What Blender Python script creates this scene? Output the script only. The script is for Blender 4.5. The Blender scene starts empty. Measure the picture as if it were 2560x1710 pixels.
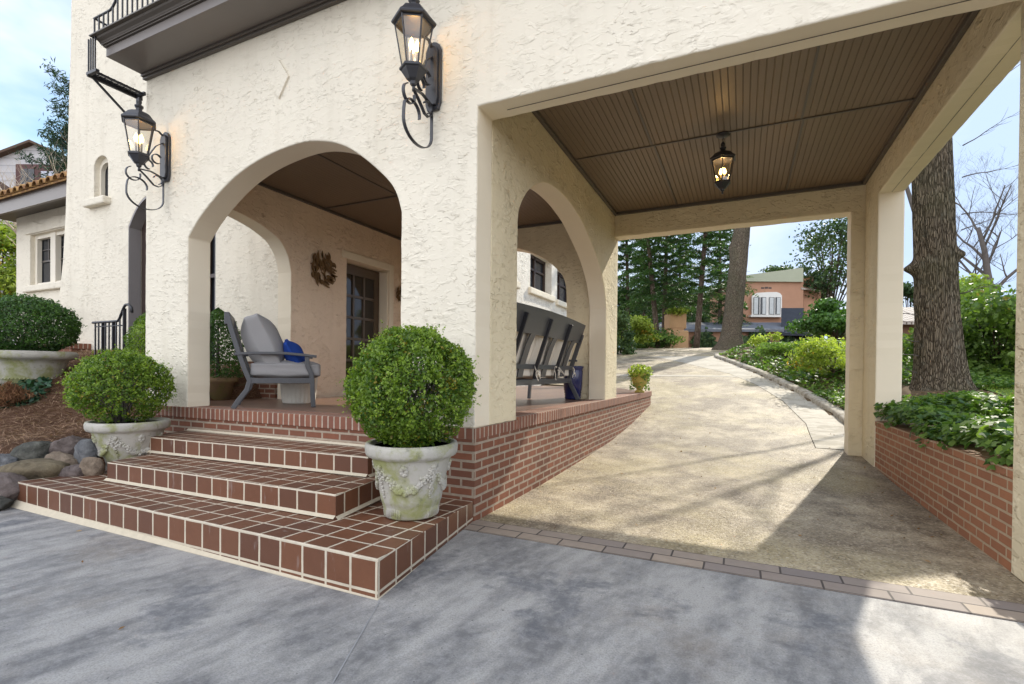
import bpy, math, random
import numpy as np
R = math.radians
rng = np.random.default_rng(7)
random.seed(7)
sc = bpy.context.scene
col = sc.collection

# ------------------------------------------------------------------ camera
F = 1233.384; YAW = R(24.938); PIT = R(-.454); ROL = R(-.56); HY = 938.113
C = np.array((1.924, -3.437, 1.2))
r0 = np.array((math.cos(YAW), math.sin(YAW), 0)); d0 = np.array((-math.sin(YAW), math.cos(YAW), 0)); u0 = np.array((0, 0, 1.))
D1 = d0*math.cos(PIT)+u0*math.sin(PIT); u1 = -d0*math.sin(PIT)+u0*math.cos(PIT)
R2 = r0*math.cos(ROL)-u1*math.sin(ROL); U2 = r0*math.sin(ROL)+u1*math.cos(ROL)
def ray(px, py): return D1+R2*(px-1280)/F+U2*(HY-py)/F
def at(px, py, D):
    p = C+ray(px, py)*D
    return (float(p[0]), float(p[1]), float(p[2]))
def onZ(px, py, Z):
    d = ray(px, py); t = (Z-C[2])/d[2]; p = C+t*d
    return (float(p[0]), float(p[1]), float(p[2]))
from mathutils import Matrix, Vector
cd = bpy.data.cameras.new('camera'); cam = bpy.data.objects.new('camera', cd); col.objects.link(cam)
M = Matrix.Identity(4)
for i in range(3):
    M[i][0] = R2[i]; M[i][1] = U2[i]; M[i][2] = -D1[i]; M[i][3] = C[i]
cam.matrix_world = M
cd.sensor_width = 36; cd.lens = F/2560*36; cd.shift_y = (HY-855)/2560; cd.clip_end = 2000; cd.clip_start = .05
sc.camera = cam

# ------------------------------------------------------------------ sun, sky, exposure
SUN = Vector((.27, 1, .735)).normalized()
elev = math.asin(SUN.z); azim = math.atan2(SUN.x, SUN.y)
ld = bpy.data.lights.new('sun', 'SUN'); ld.energy = 2.5; ld.angle = R(.55); ld.color = (1, .93, .80)
lo = bpy.data.objects.new('sun', ld); col.objects.link(lo)
lo.rotation_euler = SUN.to_track_quat('Z', 'Y').to_euler()
w = bpy.data.worlds.new('World'); sc.world = w; w.use_nodes = True
nt = w.node_tree; nt.nodes.clear()
def nd(nt, t, **kw):
    n = nt.nodes.new(t)
    for k, v in kw.items():
        if k.startswith('_'): setattr(n, k[1:], v)
        else: n.inputs[k.replace('__', ' ')].default_value = v
    return n
out = nd(nt, 'ShaderNodeOutputWorld'); bg = nd(nt, 'ShaderNodeBackground', Strength=.14)
sky = nd(nt, 'ShaderNodeTexSky', _sky_type='NISHITA', _sun_disc=False, _sun_elevation=elev, _sun_rotation=azim, _air_density=1.0, _dust_density=0, _ozone_density=1.2)
tc = nd(nt, 'ShaderNodeTexCoord'); mp = nd(nt, 'ShaderNodeMapping'); mp.inputs['Scale'].default_value = (1.1, 1.1, 2.6); mp.inputs['Location'].default_value = (.35, .2, .1)
nz = nd(nt, 'ShaderNodeTexNoise', Scale=1.7, Detail=6, Roughness=.52, Distortion=.2)
rp = nd(nt, 'ShaderNodeValToRGB'); rp.color_ramp.elements[0].position = .47; rp.color_ramp.elements[1].position = .74
mx = nd(nt, 'ShaderNodeMix', _data_type='RGBA')
L = nt.links.new
cap = nd(nt, 'ShaderNodeVectorMath', _operation='MINIMUM'); cap.inputs[1].default_value = (2.2, 2.8, 3.8)
sep = nd(nt, 'ShaderNodeSeparateXYZ'); L(tc.outputs['Generated'], sep.inputs[0])
dr = nd(nt, 'ShaderNodeMapRange', _clamp=True); L(sep.outputs[1], dr.inputs[0]); dr.inputs[1].default_value = .45; dr.inputs[2].default_value = -.35; dr.inputs[3].default_value = 0; dr.inputs[4].default_value = 1
cc = nd(nt, 'ShaderNodeMix', _data_type='RGBA'); cc.inputs['A'].default_value = (3.8, 3.95, 4.15, 1); cc.inputs['B'].default_value = (8.5, 8.6, 9.0, 1); L(dr.outputs[0], cc.inputs['Factor'])
ad = nd(nt, 'ShaderNodeMath', _operation='MULTIPLY_ADD'); L(dr.outputs[0], ad.inputs[0]); ad.inputs[1].default_value = .16
L(tc.outputs['Generated'], mp.inputs['Vector']); L(mp.outputs[0], nz.inputs['Vector']); L(nz.outputs['Fac'], ad.inputs[2]); L(ad.outputs[0], rp.inputs[0])
L(rp.outputs[0], mx.inputs['Factor']); L(sky.outputs[0], cap.inputs[0]); L(cap.outputs[0], mx.inputs['A']); L(cc.outputs['Result'], mx.inputs['B']); L(mx.outputs['Result'], bg.inputs[0]); L(bg.outputs[0], out.inputs[0])
sc.view_settings.view_transform = 'Standard'; sc.view_settings.look = 'None'; sc.view_settings.gamma = 1
sc.view_settings.exposure = 1.2
sc.render.engine = 'CYCLES'
sc.cycles.max_bounces = 10; sc.cycles.diffuse_bounces = 6; sc.cycles.transparent_max_bounces = 12
sc.cycles.sample_clamp_indirect = 6

# ------------------------------------------------------------------ materials
class MT:
    def __init__(s, name, rough=.8, spec=.3, metallic=0):
        s.m = bpy.data.materials.new(name); s.m.use_nodes = True; s.t = s.m.node_tree
        s.b = s.t.nodes['Principled BSDF']; s.b.inputs['Roughness'].default_value = rough
        s.b.inputs['Specular IOR Level'].default_value = spec; s.b.inputs['Metallic'].default_value = metallic
        s.tc = None
    def n(s, t, **kw): return nd(s.t, t, **kw)
    def l(s, a, b): s.t.links.new(a, b)
    def rco(s, deg, sc_, loc=(0, 0, 0)):
        t = s.n('ShaderNodeTexCoord'); m = s.n('ShaderNodeMapping'); m.vector_type = 'TEXTURE'
        m.inputs['Scale'].default_value = sc_; m.inputs['Rotation'].default_value = (0, 0, R(deg)); m.inputs['Location'].default_value = loc
        s.l(t.outputs['Object'], m.inputs['Vector']); return m.outputs[0]
    def co(s, kind='Object', scale=(1, 1, 1), loc=(0, 0, 0), rot=(0, 0, 0)):
        t = s.n('ShaderNodeTexCoord'); m = s.n('ShaderNodeMapping')
        m.inputs['Scale'].default_value = scale; m.inputs['Location'].default_value = loc; m.inputs['Rotation'].default_value = rot
        s.l(t.outputs[kind], m.inputs['Vector']); return m.outputs[0]
    def noise(s, co, scale, detail=4, rough=.55, dist=0, out='Fac'):
        n = s.n('ShaderNodeTexNoise', Scale=scale, Detail=detail, Roughness=rough, Distortion=dist); s.l(co, n.inputs['Vector']); return n.outputs[out]
    def ramp(s, f, stops):
        r = s.n('ShaderNodeValToRGB'); e = r.color_ramp.elements
        while len(e) < len(stops): e.new(.5)
        for i, (p, c) in enumerate(stops):
            e[i].position = p; e[i].color = (c, c, c, 1) if not isinstance(c, tuple) else (*c, 1)
        s.l(f, r.inputs[0]); return r.outputs[0]
    def mix(s, f, a, b, mode='MIX'):
        m = s.n('ShaderNodeMix', _data_type='RGBA', _blend_type=mode)
        for k, v in (('Factor', f), ('A', a), ('B', b)):
            if isinstance(v, (int, float)): m.inputs[k].default_value = v
            elif isinstance(v, tuple): m.inputs[k].default_value = (*v, 1)
            else: s.l(v, m.inputs[k])
        return m.outputs['Result']
    def math(s, op, a, b=0, c=0):
        m = s.n('ShaderNodeMath', _operation=op)
        for i, v in enumerate((a, b, c)):
            if isinstance(v, (int, float)): m.inputs[i].default_value = v
            else: s.l(v, m.inputs[i])
        return m.outputs[0]
    def bump(s, h, strength=.5, dist=.01, prev=None):
        b = s.n('ShaderNodeBump', Strength=strength, Distance=dist); s.l(h, b.inputs['Height'])
        if prev: s.l(prev, b.inputs['Normal'])
        return b.outputs[0]
    def fin(s, color=None, normal=None, rough=None):
        if isinstance(color, tuple): s.b.inputs['Base Color'].default_value = (*color, 1)
        elif color is not None: s.l(color, s.b.inputs['Base Color'])
        if normal is not None: s.l(normal, s.b.inputs['Normal'])
        if rough is not None: s.l(rough, s.b.inputs['Roughness'])
        return s.m

def plain(name, c, rough=.6, spec=.3, var=.12, scale=20, bump=.1, metallic=0):
    m = MT(name, rough, spec, metallic); co = m.co()
    n = m.noise(co, scale, 5)
    a = tuple(x*(1-var) for x in c); b = tuple(min(1, x*(1+var)) for x in c)
    return m.fin(m.mix(n, a, b), m.bump(n, bump, .004) if bump else None)

def stucco(name, c, depth=1.0, dirt_shade=.5):
    m = MT(name, .85, .2)
    co = m.co(scale=(1, 1, 1.9)); co2 = m.co()
    n1 = m.noise(co, 3.6, 3, .5, .5)
    saw = m.math('FRACT', m.math('MULTIPLY', n1, 6.5))
    n2 = m.noise(co2, 1.9, 2, .5)
    n4 = m.noise(co, 11, 2, .5, .3)
    mask = m.math('MULTIPLY', m.ramp(n2, [(.38, .3), (.62, 1.)]), m.ramp(n4, [(.50, 0.), (.57, 1.)]))
    saw2 = m.math('FRACT', m.math('MULTIPLY', m.noise(co, 8.5, 2, .5, .7), 4.5))
    n5 = m.noise(co2, 4.5, 2, .5)
    h = m.math('ADD', m.math('MULTIPLY', saw, mask), m.math('MULTIPLY', m.math('MULTIPLY', saw2, .8), m.ramp(n5, [(.54, 0.), (.64, 1.)])))
    fine = m.noise(co2, 70, 5, .6); soft = m.noise(co2, 6, 3, .5)
    nb = m.bump(h, 1, .0068*depth)
    nb = m.bump(m.math('ADD', m.math('MULTIPLY', fine, .12), soft), .4*depth, .008, nb)
    base = m.mix(m.ramp(m.noise(co2, .8, 5, .6), [(.3, 0.), (.75, 1.)]), tuple(x*.9 for x in c), c)
    base = m.mix(m.math('MULTIPLY', m.ramp(m.noise(co2, 26, 4, .7), [(.62, 0.), (.72, 1.)]), dirt_shade*.45), base, (c[0]*.62, c[1]*.55, c[2]*.42))
    drip = m.noise(m.co(scale=(3.5, 3.5, .35)), 1.6, 5, .6, .2)
    base = m.mix(m.math('MULTIPLY', m.ramp(drip, [(.52, 0.), (.72, 1.)]), .28), base, (c[0]*.72, c[1]*.70, c[2]*.66))
    crease_shade = m.math('MULTIPLY', m.math('MULTIPLY', m.ramp(saw, [(.0, 1.), (.09, 0.)]), mask), .85*dirt_shade*2)  # shade of the trowel creases, painted as a darker colour along their edges
    base = m.mix(crease_shade, base, (c[0]*.55, c[1]*.5, c[2]*.42))
    return m.fin(base, nb)

def brickmat(name, c1, c2, mortar, bw, rh, ms, offset=.5, kind='UV', rough=.8, bump=.8, bias=0, extra=.35, white=0):
    m = MT(name, rough, .3); co = m.co(kind)
    jit = m.noise(m.co('Object'), 5, 2, .5, 0, 'Color')
    sub = m.n('ShaderNodeVectorMath', _operation='MULTIPLY_ADD'); m.l(jit, sub.inputs[0]); sub.inputs[1].default_value = (.006, .006, 0); m.l(co, sub.inputs[2])
    b = m.n('ShaderNodeTexBrick', Scale=1, Bias=bias, _offset=offset)
    b.inputs['Color1'].default_value = (*c1, 1); b.inputs['Color2'].default_value = (*c2, 1); b.inputs['Mortar'].default_value = (*mortar, 1)
    b.inputs['Mortar Size'].default_value = ms; b.inputs['Mortar Smooth'].default_value = .15
    b.inputs['Brick Width'].default_value = bw; b.inputs['Row Height'].default_value = rh
    m.l(sub.outputs[0], b.inputs['Vector'])
    oc = m.co('Object'); n = m.noise(oc, 14, 6, .65); nf = m.noise(oc, 90, 4, .6)
    colr = m.mix(m.math('MULTIPLY', m.ramp(n, [(.3, 0.), (.75, 1.)]), extra), b.outputs['Color'], tuple(x*.45 for x in c1))
    if white:
        colr = m.mix(m.math('MULTIPLY', m.ramp(m.noise(m.co('Object', scale=(3, 3, .5)), 5, 5, .7), [(.62, 0.), (.75, 1.)]), white), colr, (.6, .57, .55))
    h = m.math('SUBTRACT', m.math('MULTIPLY', nf, .15), b.outputs['Fac'])
    return m.fin(colr, m.bump(h, bump, .006))

CREAM = (.79, .725, .595)
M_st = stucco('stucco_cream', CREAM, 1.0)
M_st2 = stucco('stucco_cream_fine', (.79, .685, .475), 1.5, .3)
M_smooth = plain('stucco_smooth', (.80, .71, .55), .8, .2, .04, 3, .05)
M_brick = brickmat('brick_red', (.26, .10, .056), (.165, .072, .046), (.40, .33, .25), .215, .0705, .011, extra=.45)
M_brick_pl = brickmat('brick_orange', (.40, .175, .09), (.31, .135, .075), (.47, .36, .24), .215, .0705, .009, extra=.25)
M_cop = brickmat('brick_coping', (.27, .11, .065), (.19, .08, .055), (.46, .38, .3), .0725, 10, .009, offset=0, extra=.4)
M_tile = brickmat('step_tile', (.175, .073, .038), (.118, .052, .031), (.62, .545, .42), .1785, .17, .0085, offset=0, rough=.42, bump=.6, extra=.28, white=.26)
M_floor = brickmat('porch_floor_tile', (.22, .13, .09), (.17, .10, .075), (.20, .14, .11), .2, .2, .004, offset=.5, rough=.35, bump=.3, extra=.25)
M_mort = plain('mortar_bed', (.55, .48, .36), .9, .2, .15, 25, .3)

def beadboard():
    m = MT('beadboard_brown', .45, .4); co = m.co()
    sx = m.n('ShaderNodeSeparateXYZ'); m.l(co, sx.inputs[0])
    t = m.math('FRACT', m.math('MULTIPLY', sx.outputs[0], 1/.0605))
    g = m.math('ABSOLUTE', m.math('SUBTRACT', t, .5))
    groove = m.ramp(g, [(.0, 0.), (.055, .25), (.09, 1.)])
    wob = m.noise(co, 1.3, 3)
    c = m.mix(wob, (.165, .118, .077), (.21, .153, .103))
    c = m.mix(m.math('MULTIPLY', m.math('SUBTRACT', 1, groove), .22), c, (.07, .05, .035))
    return m.fin(c, m.bump(groove, 1, .008))
M_bead = beadboard()
M_brown = plain('brown_paint', (.10, .085, .07), .4, .4, .08, 6, .05)
M_brown2 = plain('balcony_paint', (.15, .128, .112), .35, .5, .06, 4, .05)
M_iron = plain('black_iron', (.022, .022, .026), .4, .5, .2, 30, .15)
M_bronze = plain('dark_bronze', (.032, .032, .037), .38, .5, .2, 20, .1)
M_alum = plain('slate_metal', (.062, .063, .068), .4, .5, .15, 30, .05)
M_woodfr = plain('dark_window_frame', (.05, .032, .026), .45, .4, .15, 20, .1)
M_rust = plain('rusted_metal_art', (.17, .095, .035), .55, .4, .4, 30, .3, .3)

def concrete(name, a, b, dark, spotscale, amt, speck=0, rough=.7):
    m = MT(name, rough, .35); co = m.co()
    big = m.noise(m.co(scale=(1, 1.8, 1)), spotscale, 8, .65, .3)
    mid = m.noise(m.co(scale=(1, 1.6, 1), loc=(3, 1, 0)), 5, 7, .65)
    c = m.mix(m.ramp(mid, [(.35, 0.), (.65, 1.)]), a, b)
    c = m.mix(m.math('MULTIPLY', m.ramp(big, [(.52, 0.), (.57, 1.)]), amt), c, dark)
    fine = m.noise(co, 60, 6, .7)
    c = m.mix(m.math('MULTIPLY', m.ramp(fine, [(.35, 1.), (.6, 0.)]), .3), c, dark)
    nb = m.bump(fine, .35, .006)
    if speck:
        v = m.n('ShaderNodeTexVoronoi', Scale=75); m.l(co, v.inputs['Vector'])
        sp = m.ramp(v.outputs['Distance'], [(.15, 1.), (.5, 0.)])
        c = m.mix(m.math('MULTIPLY', m.ramp(v.outputs['Color'], [(.3, 0.), (.9, 1.)]), speck), c, (.62, .55, .42))
        nb = m.bump(sp, .7, .005, nb)
    return m.fin(c, nb)
STRK = 82
def court():
    m = MT('court_concrete', .6, .35); co = m.co()
    st = m.noise(m.rco(STRK, (1.9, .62, 1)), 2.0, 7, .62, .25)
    st2 = m.noise(m.rco(STRK-8, (1.5, .7, 1), (4, 2, 0)), 6.5, 6, .65, .2)
    big = m.noise(co, .55, 3, .5)
    c = m.mix(m.ramp(m.math('ADD', m.math('MULTIPLY', st, .65), m.math('MULTIPLY', st2, .35)), [(.42, 0.), (.57, 1.)]), (.175, .172, .168), (.40, .385, .355))
    sp = m.noise(m.co(loc=(7.3, 2.1, 0)), 1.25, 8, .66, .2)
    c = m.mix(m.math('MULTIPLY', m.ramp(sp, [(.57, 0.), (.62, 1.)]), .75), c, (.12, .125, .135))
    sp2 = m.noise(m.co(loc=(1.3, 9.1, 0)), .9, 6, .6)
    c = m.mix(m.math('MULTIPLY', m.ramp(sp2, [(.56, 0.), (.68, 1.)]), .5), c, (.25, .21, .165))
    mid = m.noise(co, 16, 8, .75); c = m.mix(m.math('MULTIPLY', m.ramp(mid, [(.45, 0.), (.62, 1.)]), .35), c, (.46, .45, .44))
    fine = m.noise(co, 110, 6, .75); c = m.mix(m.math('MULTIPLY', m.ramp(fine, [(.38, 1.), (.55, 0.)]), .45), c, (.10, .10, .105))
    sp3 = m.noise(m.co(loc=(5, 5, 0)), 45, 3, .5); c = m.mix(m.math('MULTIPLY', m.ramp(sp3, [(.70, 0.), (.74, 1.)]), .8), c, (.06, .06, .06))
    return m.fin(c, m.bump(m.math('ADD', fine, m.math('MULTIPLY', mid, .5)), .45, .005))
M_court = court()
def drive():
    m = MT('aggregate_driveway', .62, .35); co = m.co()
    a = m.noise(m.co(scale=(1, .6, 1)), 1.5, 9, .7, .5); b = m.noise(m.co(loc=(6, 3, 0)), 3.2, 8, .7)
    c = m.mix(m.ramp(m.math('ADD', m.math('MULTIPLY', a, .6), m.math('MULTIPLY', b, .4)), [(.42, 0.), (.58, 1.)]), (.17, .132, .088), (.46, .385, .265))
    st = m.noise(m.co(loc=(2, 8, 0)), .7, 6, .6, .3); c = m.mix(m.math('MULTIPLY', m.ramp(st, [(.49, 0.), (.60, 1.)]), .65), c, (.145, .108, .07))
    yl = m.noise(m.co(loc=(9, 1, 0)), .6, 4, .6); c = m.mix(m.math('MULTIPLY', m.ramp(yl, [(.48, 0.), (.62, 1.)]), .35), c, (.47, .39, .18))
    v = m.n('ShaderNodeTexVoronoi', Scale=70); m.l(co, v.inputs['Vector']); vs_ = m.n('ShaderNodeSeparateColor'); m.l(v.outputs['Color'], vs_.inputs[0])
    c = m.mix(m.math('MULTIPLY', m.ramp(vs_.outputs[0], [(.6, 0.), (.95, 1.)]), .4), c, (.60, .52, .40)); c = m.mix(m.math('MULTIPLY', m.ramp(vs_.outputs[1], [(.65, 0.), (.95, 1.)]), .45), c, (.10, .075, .05))
    return m.fin(c, m.bump(m.ramp(v.outputs['Distance'], [(.1, 1.), (.55, 0.)]), .8, .006), m.ramp(vs_.outputs[2], [(0, .75), (.9, .6), (1, .25)]))
M_drive = drive()
M_gutter = concrete('gutter_concrete', (.38, .34, .27), (.50, .455, .37), (.2, .17, .12), 1.5, .5, 0, .8)
M_paver = brickmat('paver_strip', (.36, .29, .225), (.21, .18, .17), (.06, .05, .045), .315, .125, .006, offset=.35, rough=.7, bump=.8, extra=.35)
M_curb = concrete('curb_concrete', (.34, .30, .24), (.46, .42, .34), (.15, .12, .08), 2.5, .6, 0, .85)

def mulch():
    m = MT('pine_straw', .9, .15); co = m.co(scale=(1, 1, 1))
    n = m.noise(m.co(scale=(9, 30, 9), rot=(0, 0, .6)), 5, 5, .7, .6); n2 = m.noise(m.co(scale=(34, 8, 9), rot=(0, 0, .2)), 4, 5, .7, .6)
    big = m.noise(co, 1.6, 4)
    h = m.math('ADD', n, n2)
    c = m.mix(m.ramp(n, [(.35, 0.), (.65, 1.)]), (.085, .04, .024), (.27, .15, .09))
    c = m.mix(m.math('MULTIPLY', m.ramp(n2, [(.5, 0.), (.68, 1.)]), .6), c, (.36, .22, .14))
    c = m.mix(m.ramp(big, [(.3, .3), (.7, 0.)]), c, (.05, .03, .02))
    return m.fin(c, m.bump(h, 1, .03))
M_mulch = mulch()
M_earth = plain('garden_earth', (.12, .085, .05), .95, .1, .5, 9, 1.)
def lawn():
    m = MT('lawn_grass', .9, .15); co = m.co()
    n = m.noise(co, 30, 6, .7)
    return m.fin(m.mix(n, (.06, .12, .02), (.16, .26, .05)), m.bump(n, 1, .03))
M_lawn = lawn()

def leafmat(name, dark, light, trans=.35, rough=.45, spec=.4):
    m = MT(name, rough, spec)
    a = m.n('ShaderNodeAttribute', _attribute_name='var')
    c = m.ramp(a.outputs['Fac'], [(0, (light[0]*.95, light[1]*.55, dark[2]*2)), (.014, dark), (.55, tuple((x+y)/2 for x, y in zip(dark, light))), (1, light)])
    tr = m.n('ShaderNodeBsdfTranslucent'); m.l(m.mix(1.0, c, (1.6, 1.75, .7), 'MULTIPLY'), tr.inputs[0])
    mixs = m.n('ShaderNodeMixShader'); mixs.inputs[0].default_value = trans
    m.l(c, m.b.inputs['Base Color']); m.l(m.b.outputs[0], mixs.inputs[1]); m.l(tr.outputs[0], mixs.inputs[2])
    m.l(mixs.outputs[0], m.t.nodes['Material Output'].inputs[0])
    return m.m
M_box = leafmat('boxwood_leaf', (.035, .095, .012), (.27, .38, .045), .35, .4)
M_box2 = leafmat('boxwood_leaf_dark', (.028, .075, .018), (.09, .19, .03), .25, .4)
M_ivy = leafmat('ivy_leaf', (.04, .095, .022), (.19, .29, .06), .36, .52, .3)
M_shrub = leafmat('shrub_leaf', (.05, .10, .02), (.20, .30, .06), .3, .48, .3)
M_yel = leafmat('yellow_green_leaf', (.11, .17, .02), (.4, .46, .09), .45, .5)
M_pine = leafmat('pine_needles', (.022, .06, .022), (.075, .14, .04), .3, .55)
M_pine2 = leafmat('blue_pine_needles', (.02, .045, .035), (.06, .11, .06), .2, .55)
M_magn = leafmat('magnolia_leaf', (.02, .05, .02), (.09, .14, .045), .2, .5, .25)
M_hosta = leafmat('dark_groundcover_leaf', (.02, .06, .035), (.05, .12, .06), .15, .4)
M_dry = leafmat('dry_grass', (.10, .045, .025), (.26, .14, .075), .2, .8, .1)
M_straw = leafmat('pine_straw_fibre', (.14, .075, .045), (.46, .31, .21), .1, .8, .1)
M_litter = leafmat('dead_leaf', (.2, .11, .05), (.45, .32, .2), .2, .7, .1)
def bark(name, a, b, sc_=1.0):
    m = MT(name, .95, .1)
    wv = m.n('ShaderNodeVectorMath', _operation='MULTIPLY_ADD'); m.l(m.noise(m.co(), 4, 4, .6, 0, 'Color'), wv.inputs[0]); wv.inputs[1].default_value = (1.5, 1.5, 1.6); m.l(m.co(scale=(19*sc_, 19*sc_, 2.3*sc_)), wv.inputs[2])
    v = m.n('ShaderNodeTexVoronoi', Scale=1); v.feature = 'DISTANCE_TO_EDGE'; m.l(wv.outputs[0], v.inputs['Vector'])
    pl_ = m.ramp(v.outputs['Distance'], [(.0, 0.), (.16, .8), (.4, 1.)])
    n = m.noise(m.co(scale=(1, 1, .4)), 38, 6, .7); n2 = m.noise(m.co(), .9, 4); n3 = m.noise(m.co(), 5, 5, .6)
    c = m.mix(m.math('MULTIPLY', pl_, m.math('ADD', .45, m.math('MULTIPLY', n, .75))), a, b)
    c = m.mix(m.ramp(n2, [(.45, 0.), (.7, .45)]), c, (.09, .10, .05)); c = m.mix(m.ramp(n3, [(.58, 0.), (.72, .4)]), c, (.24, .24, .20))
    return m.fin(c, m.bump(m.math('ADD', pl_, m.math('MULTIPLY', n, .4)), 1, .03))
M_bark = bark('oak_bark', (.055, .042, .03), (.26, .215, .16), 2.2)
M_bark2 = bark('pine_bark', (.06, .04, .03), (.17, .125, .10))
M_twig = plain('bare_twig_bark', (.12, .105, .095), .9, .1, .3, 8, .3)
M_twigl = plain('pale_twig_bark', (.42, .35, .27), .85, .1, .25, 8, .3)

def potmat(name, base, moss=.6):
    m = MT(name, .85, .2); co = m.co()
    n = m.noise(co, 5, 7, .65, .3); n2 = m.noise(m.co(scale=(1, 1, .6), loc=(2, 2, 0)), 3.5, 6, .6)
    c = m.mix(m.ramp(n2, [(.35, 0.), (.7, 1.)]), base, tuple(x*.72 for x in base))
    c = m.mix(m.math('MULTIPLY', m.ramp(n, [(.46, 0.), (.62, 1.)]), moss), c, (.26, .27, .09))
    c = m.mix(m.math('MULTIPLY', m.ramp(m.noise(co, 20, 6, .7), [(.58, 0.), (.68, 1.)]), .5), c, (.12, .12, .10))
    return m.fin(c, m.bump(m.noise(co, 45, 6, .7), .5, .006))
M_pot = potmat('weathered_cast_stone', (.47, .445, .39), .85)
M_terr = potmat('mossy_terracotta', (.34, .24, .14), .6)
M_urn = potmat('yellow_urn_glaze', (.45, .36, .10), .4)
M_blue = plain('cobalt_glaze', (.02, .025, .10), .2, .6, .3, 12, .1)
M_galv = plain('ribbed_pale_ceramic', (.62, .60, .54), .45, .4, .08, 20, .1)
M_soil = plain('soil', (.05, .035, .025), .95, .1, .4, 30, 1)
def rockm(name, a, b):
    a = tuple(x*.8 for x in a); b = tuple(x*1.05 for x in b); m = MT(name, .85, .2); co = m.co(); n = m.noise(co, 5, 10, .72, .8)
    return m.fin(m.mix(m.ramp(n, [(.35, 0.), (.65, 1.)]), a, b), m.bump(m.noise(co, 14, 10, .72, .3), 1, .06))
def fabric(name, c):
    m = MT(name, .9, .15); co = m.co(scale=(1, 1, 1)); n = m.noise(co, 250, 2); n2 = m.noise(co, 5, 3)
    return m.fin(m.mix(n2, tuple(x*.92 for x in c), c), m.bump(m.math('ADD', m.math('MULTIPLY', n, .15), n2), .35, .02))
M_fgrey = fabric('grey_cushion_fabric', (.30, .29, .285)); M_fcream = fabric('cream_cushion_fabric', (.82, .76, .66)); M_fblue = fabric('blue_pillow_fabric', (.018, .055, .26))

def glassm(name, tint=(1, 1, 1), opaque=None, rough=.03):
    m = MT(name, rough, .5)
    if opaque:
        m.b.inputs['Base Color'].default_value = (*opaque, 1); m.b.inputs['Specular IOR Level'].default_value = .45
        return m.m
    g = m.n('ShaderNodeBsdfGlossy', Roughness=.02); t = m.n('ShaderNodeBsdfTransparent'); t.inputs[0].default_value = (*tint, 1)
    mixs = m.n('ShaderNodeMixShader', Fac=.12); m.l(t.outputs[0], mixs.inputs[1]); m.l(g.outputs[0], mixs.inputs[2])
    m.l(mixs.outputs[0], m.t.nodes['Material Output'].inputs[0]); return m.m
M_lglass = glassm('lantern_glass', (.97, .95, .9)); M_pane = glassm('window_glass', opaque=(.03, .033, .04))
M_dglass = glassm('door_glass', opaque=(.045, .038, .03))
def emis(name, c, s):
    m = MT(name); m.b.inputs['Emission Color'].default_value = (*c, 1); m.b.inputs['Emission Strength'].default_value = s
    m.b.inputs['Base Color'].default_value = (*c, 1); return m.m
M_bulb = emis('bulb_flame', (1, .66, .2), 6)
M_candle = plain('candle_sleeve', (.2, .18, .15), .6, .3, .1, 20, 0)
M_terra = plain('terracotta_stucco', (.43, .245, .16), .9, .1, .12, 2, .3)
M_tanst = plain('tan_stucco', (.46, .29, .16), .9, .1, .25, 1.5, .3)
M_green = plain('pale_green_parapet', (.40, .42, .31), .8, .2, .08, 1, .1)
M_slate = plain('blue_grey_roof', (.15, .16, .18), .8, .2, .3, 2, .4)
M_darkroof = plain('dark_blue_roof', (.045, .05, .06), .9, .1, .3, 2, .3)
M_white = plain('white_trim', (.75, .73, .68), .6, .3, .04, 5, .05)
M_creamtrim = plain('cream_trim', (.74, .68, .56), .6, .3, .04, 5, .05)
M_curt = plain('white_curtain', (.55, .57, .56), .8, .2, .2, 6, .2)
def siding():
    m = MT('grey_siding', .7, .2); co = m.co(); s_ = m.n('ShaderNodeSeparateXYZ'); m.l(co, s_.inputs[0])
    t = m.math('FRACT', m.math('MULTIPLY', s_.outputs[2], 1/.42)); g = m.ramp(t, [(0, 0.), (.1, 1.), (1, .8)])
    return m.fin(m.mix(g, (.22, .22, .24), (.56, .54, .54)), m.bump(t, 1, .03))
M_siding = siding()
M_shingle = brickmat('brown_shingle', (.28, .17, .11), (.2, .12, .08), (.1, .06, .04), .3, .18, .01, extra=.4)
def tileroof(name, a, b, d):
    m = MT(name, .85, .2); n = m.noise(m.co(), 7, 6, .7)
    return m.fin(m.mix(m.ramp(n, [(.4, 0.), (.65, 1.)]), a, b), m.bump(n, .6, .02))
M_tileroof = tileroof('clay_roof_tile', (.19, .10, .05), (.42, .26, .10), 1)
M_palt = tileroof('pale_roof_tile', (.30, .24, .19), (.55, .5, .44), 1)

# ------------------------------------------------------------------ mesh helpers
def tag(o, label=None, cat=None, group=None, kind=None):
    if label: o['label'] = label
    if cat: o['category'] = cat
    if group: o['group'] = group
    if kind: o['kind'] = kind
    return o
def empty(name, loc=(0, 0, 0), rz=0, **k):
    o = bpy.data.objects.new(name, None); col.objects.link(o); o.location = loc; o.rotation_euler = (0, 0, rz); o.empty_display_size = .1
    return tag(o, **k)
def autouv(me, swaptop=False, uo=0, vo=0, vt=0):
    uvl = me.uv_layers.new(name='UVMap')
    co = np.empty(len(me.vertices)*3); me.vertices.foreach_get('co', co); co = co.reshape(-1, 3)
    data = np.zeros((len(me.loops), 2))
    for p in me.polygons:
        n = p.normal; li = list(p.loop_indices); vs = co[list(p.vertices)]
        if abs(n.z) > .7:
            uv = vs[:, :2]+np.array((uo, vt))
            if swaptop: uv = uv[:, ::-1]
        else:
            t = np.array((-n.y, n.x, 0)); t /= max(1e-6, np.linalg.norm(t)); t = t if (t[0]+t[1]*.99) > 0 else -t
            uv = np.stack([vs@t+uo, vs[:, 2]+vo], 1)
        data[li] = uv
    uvl.data.foreach_set('uv', data.ravel())
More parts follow.
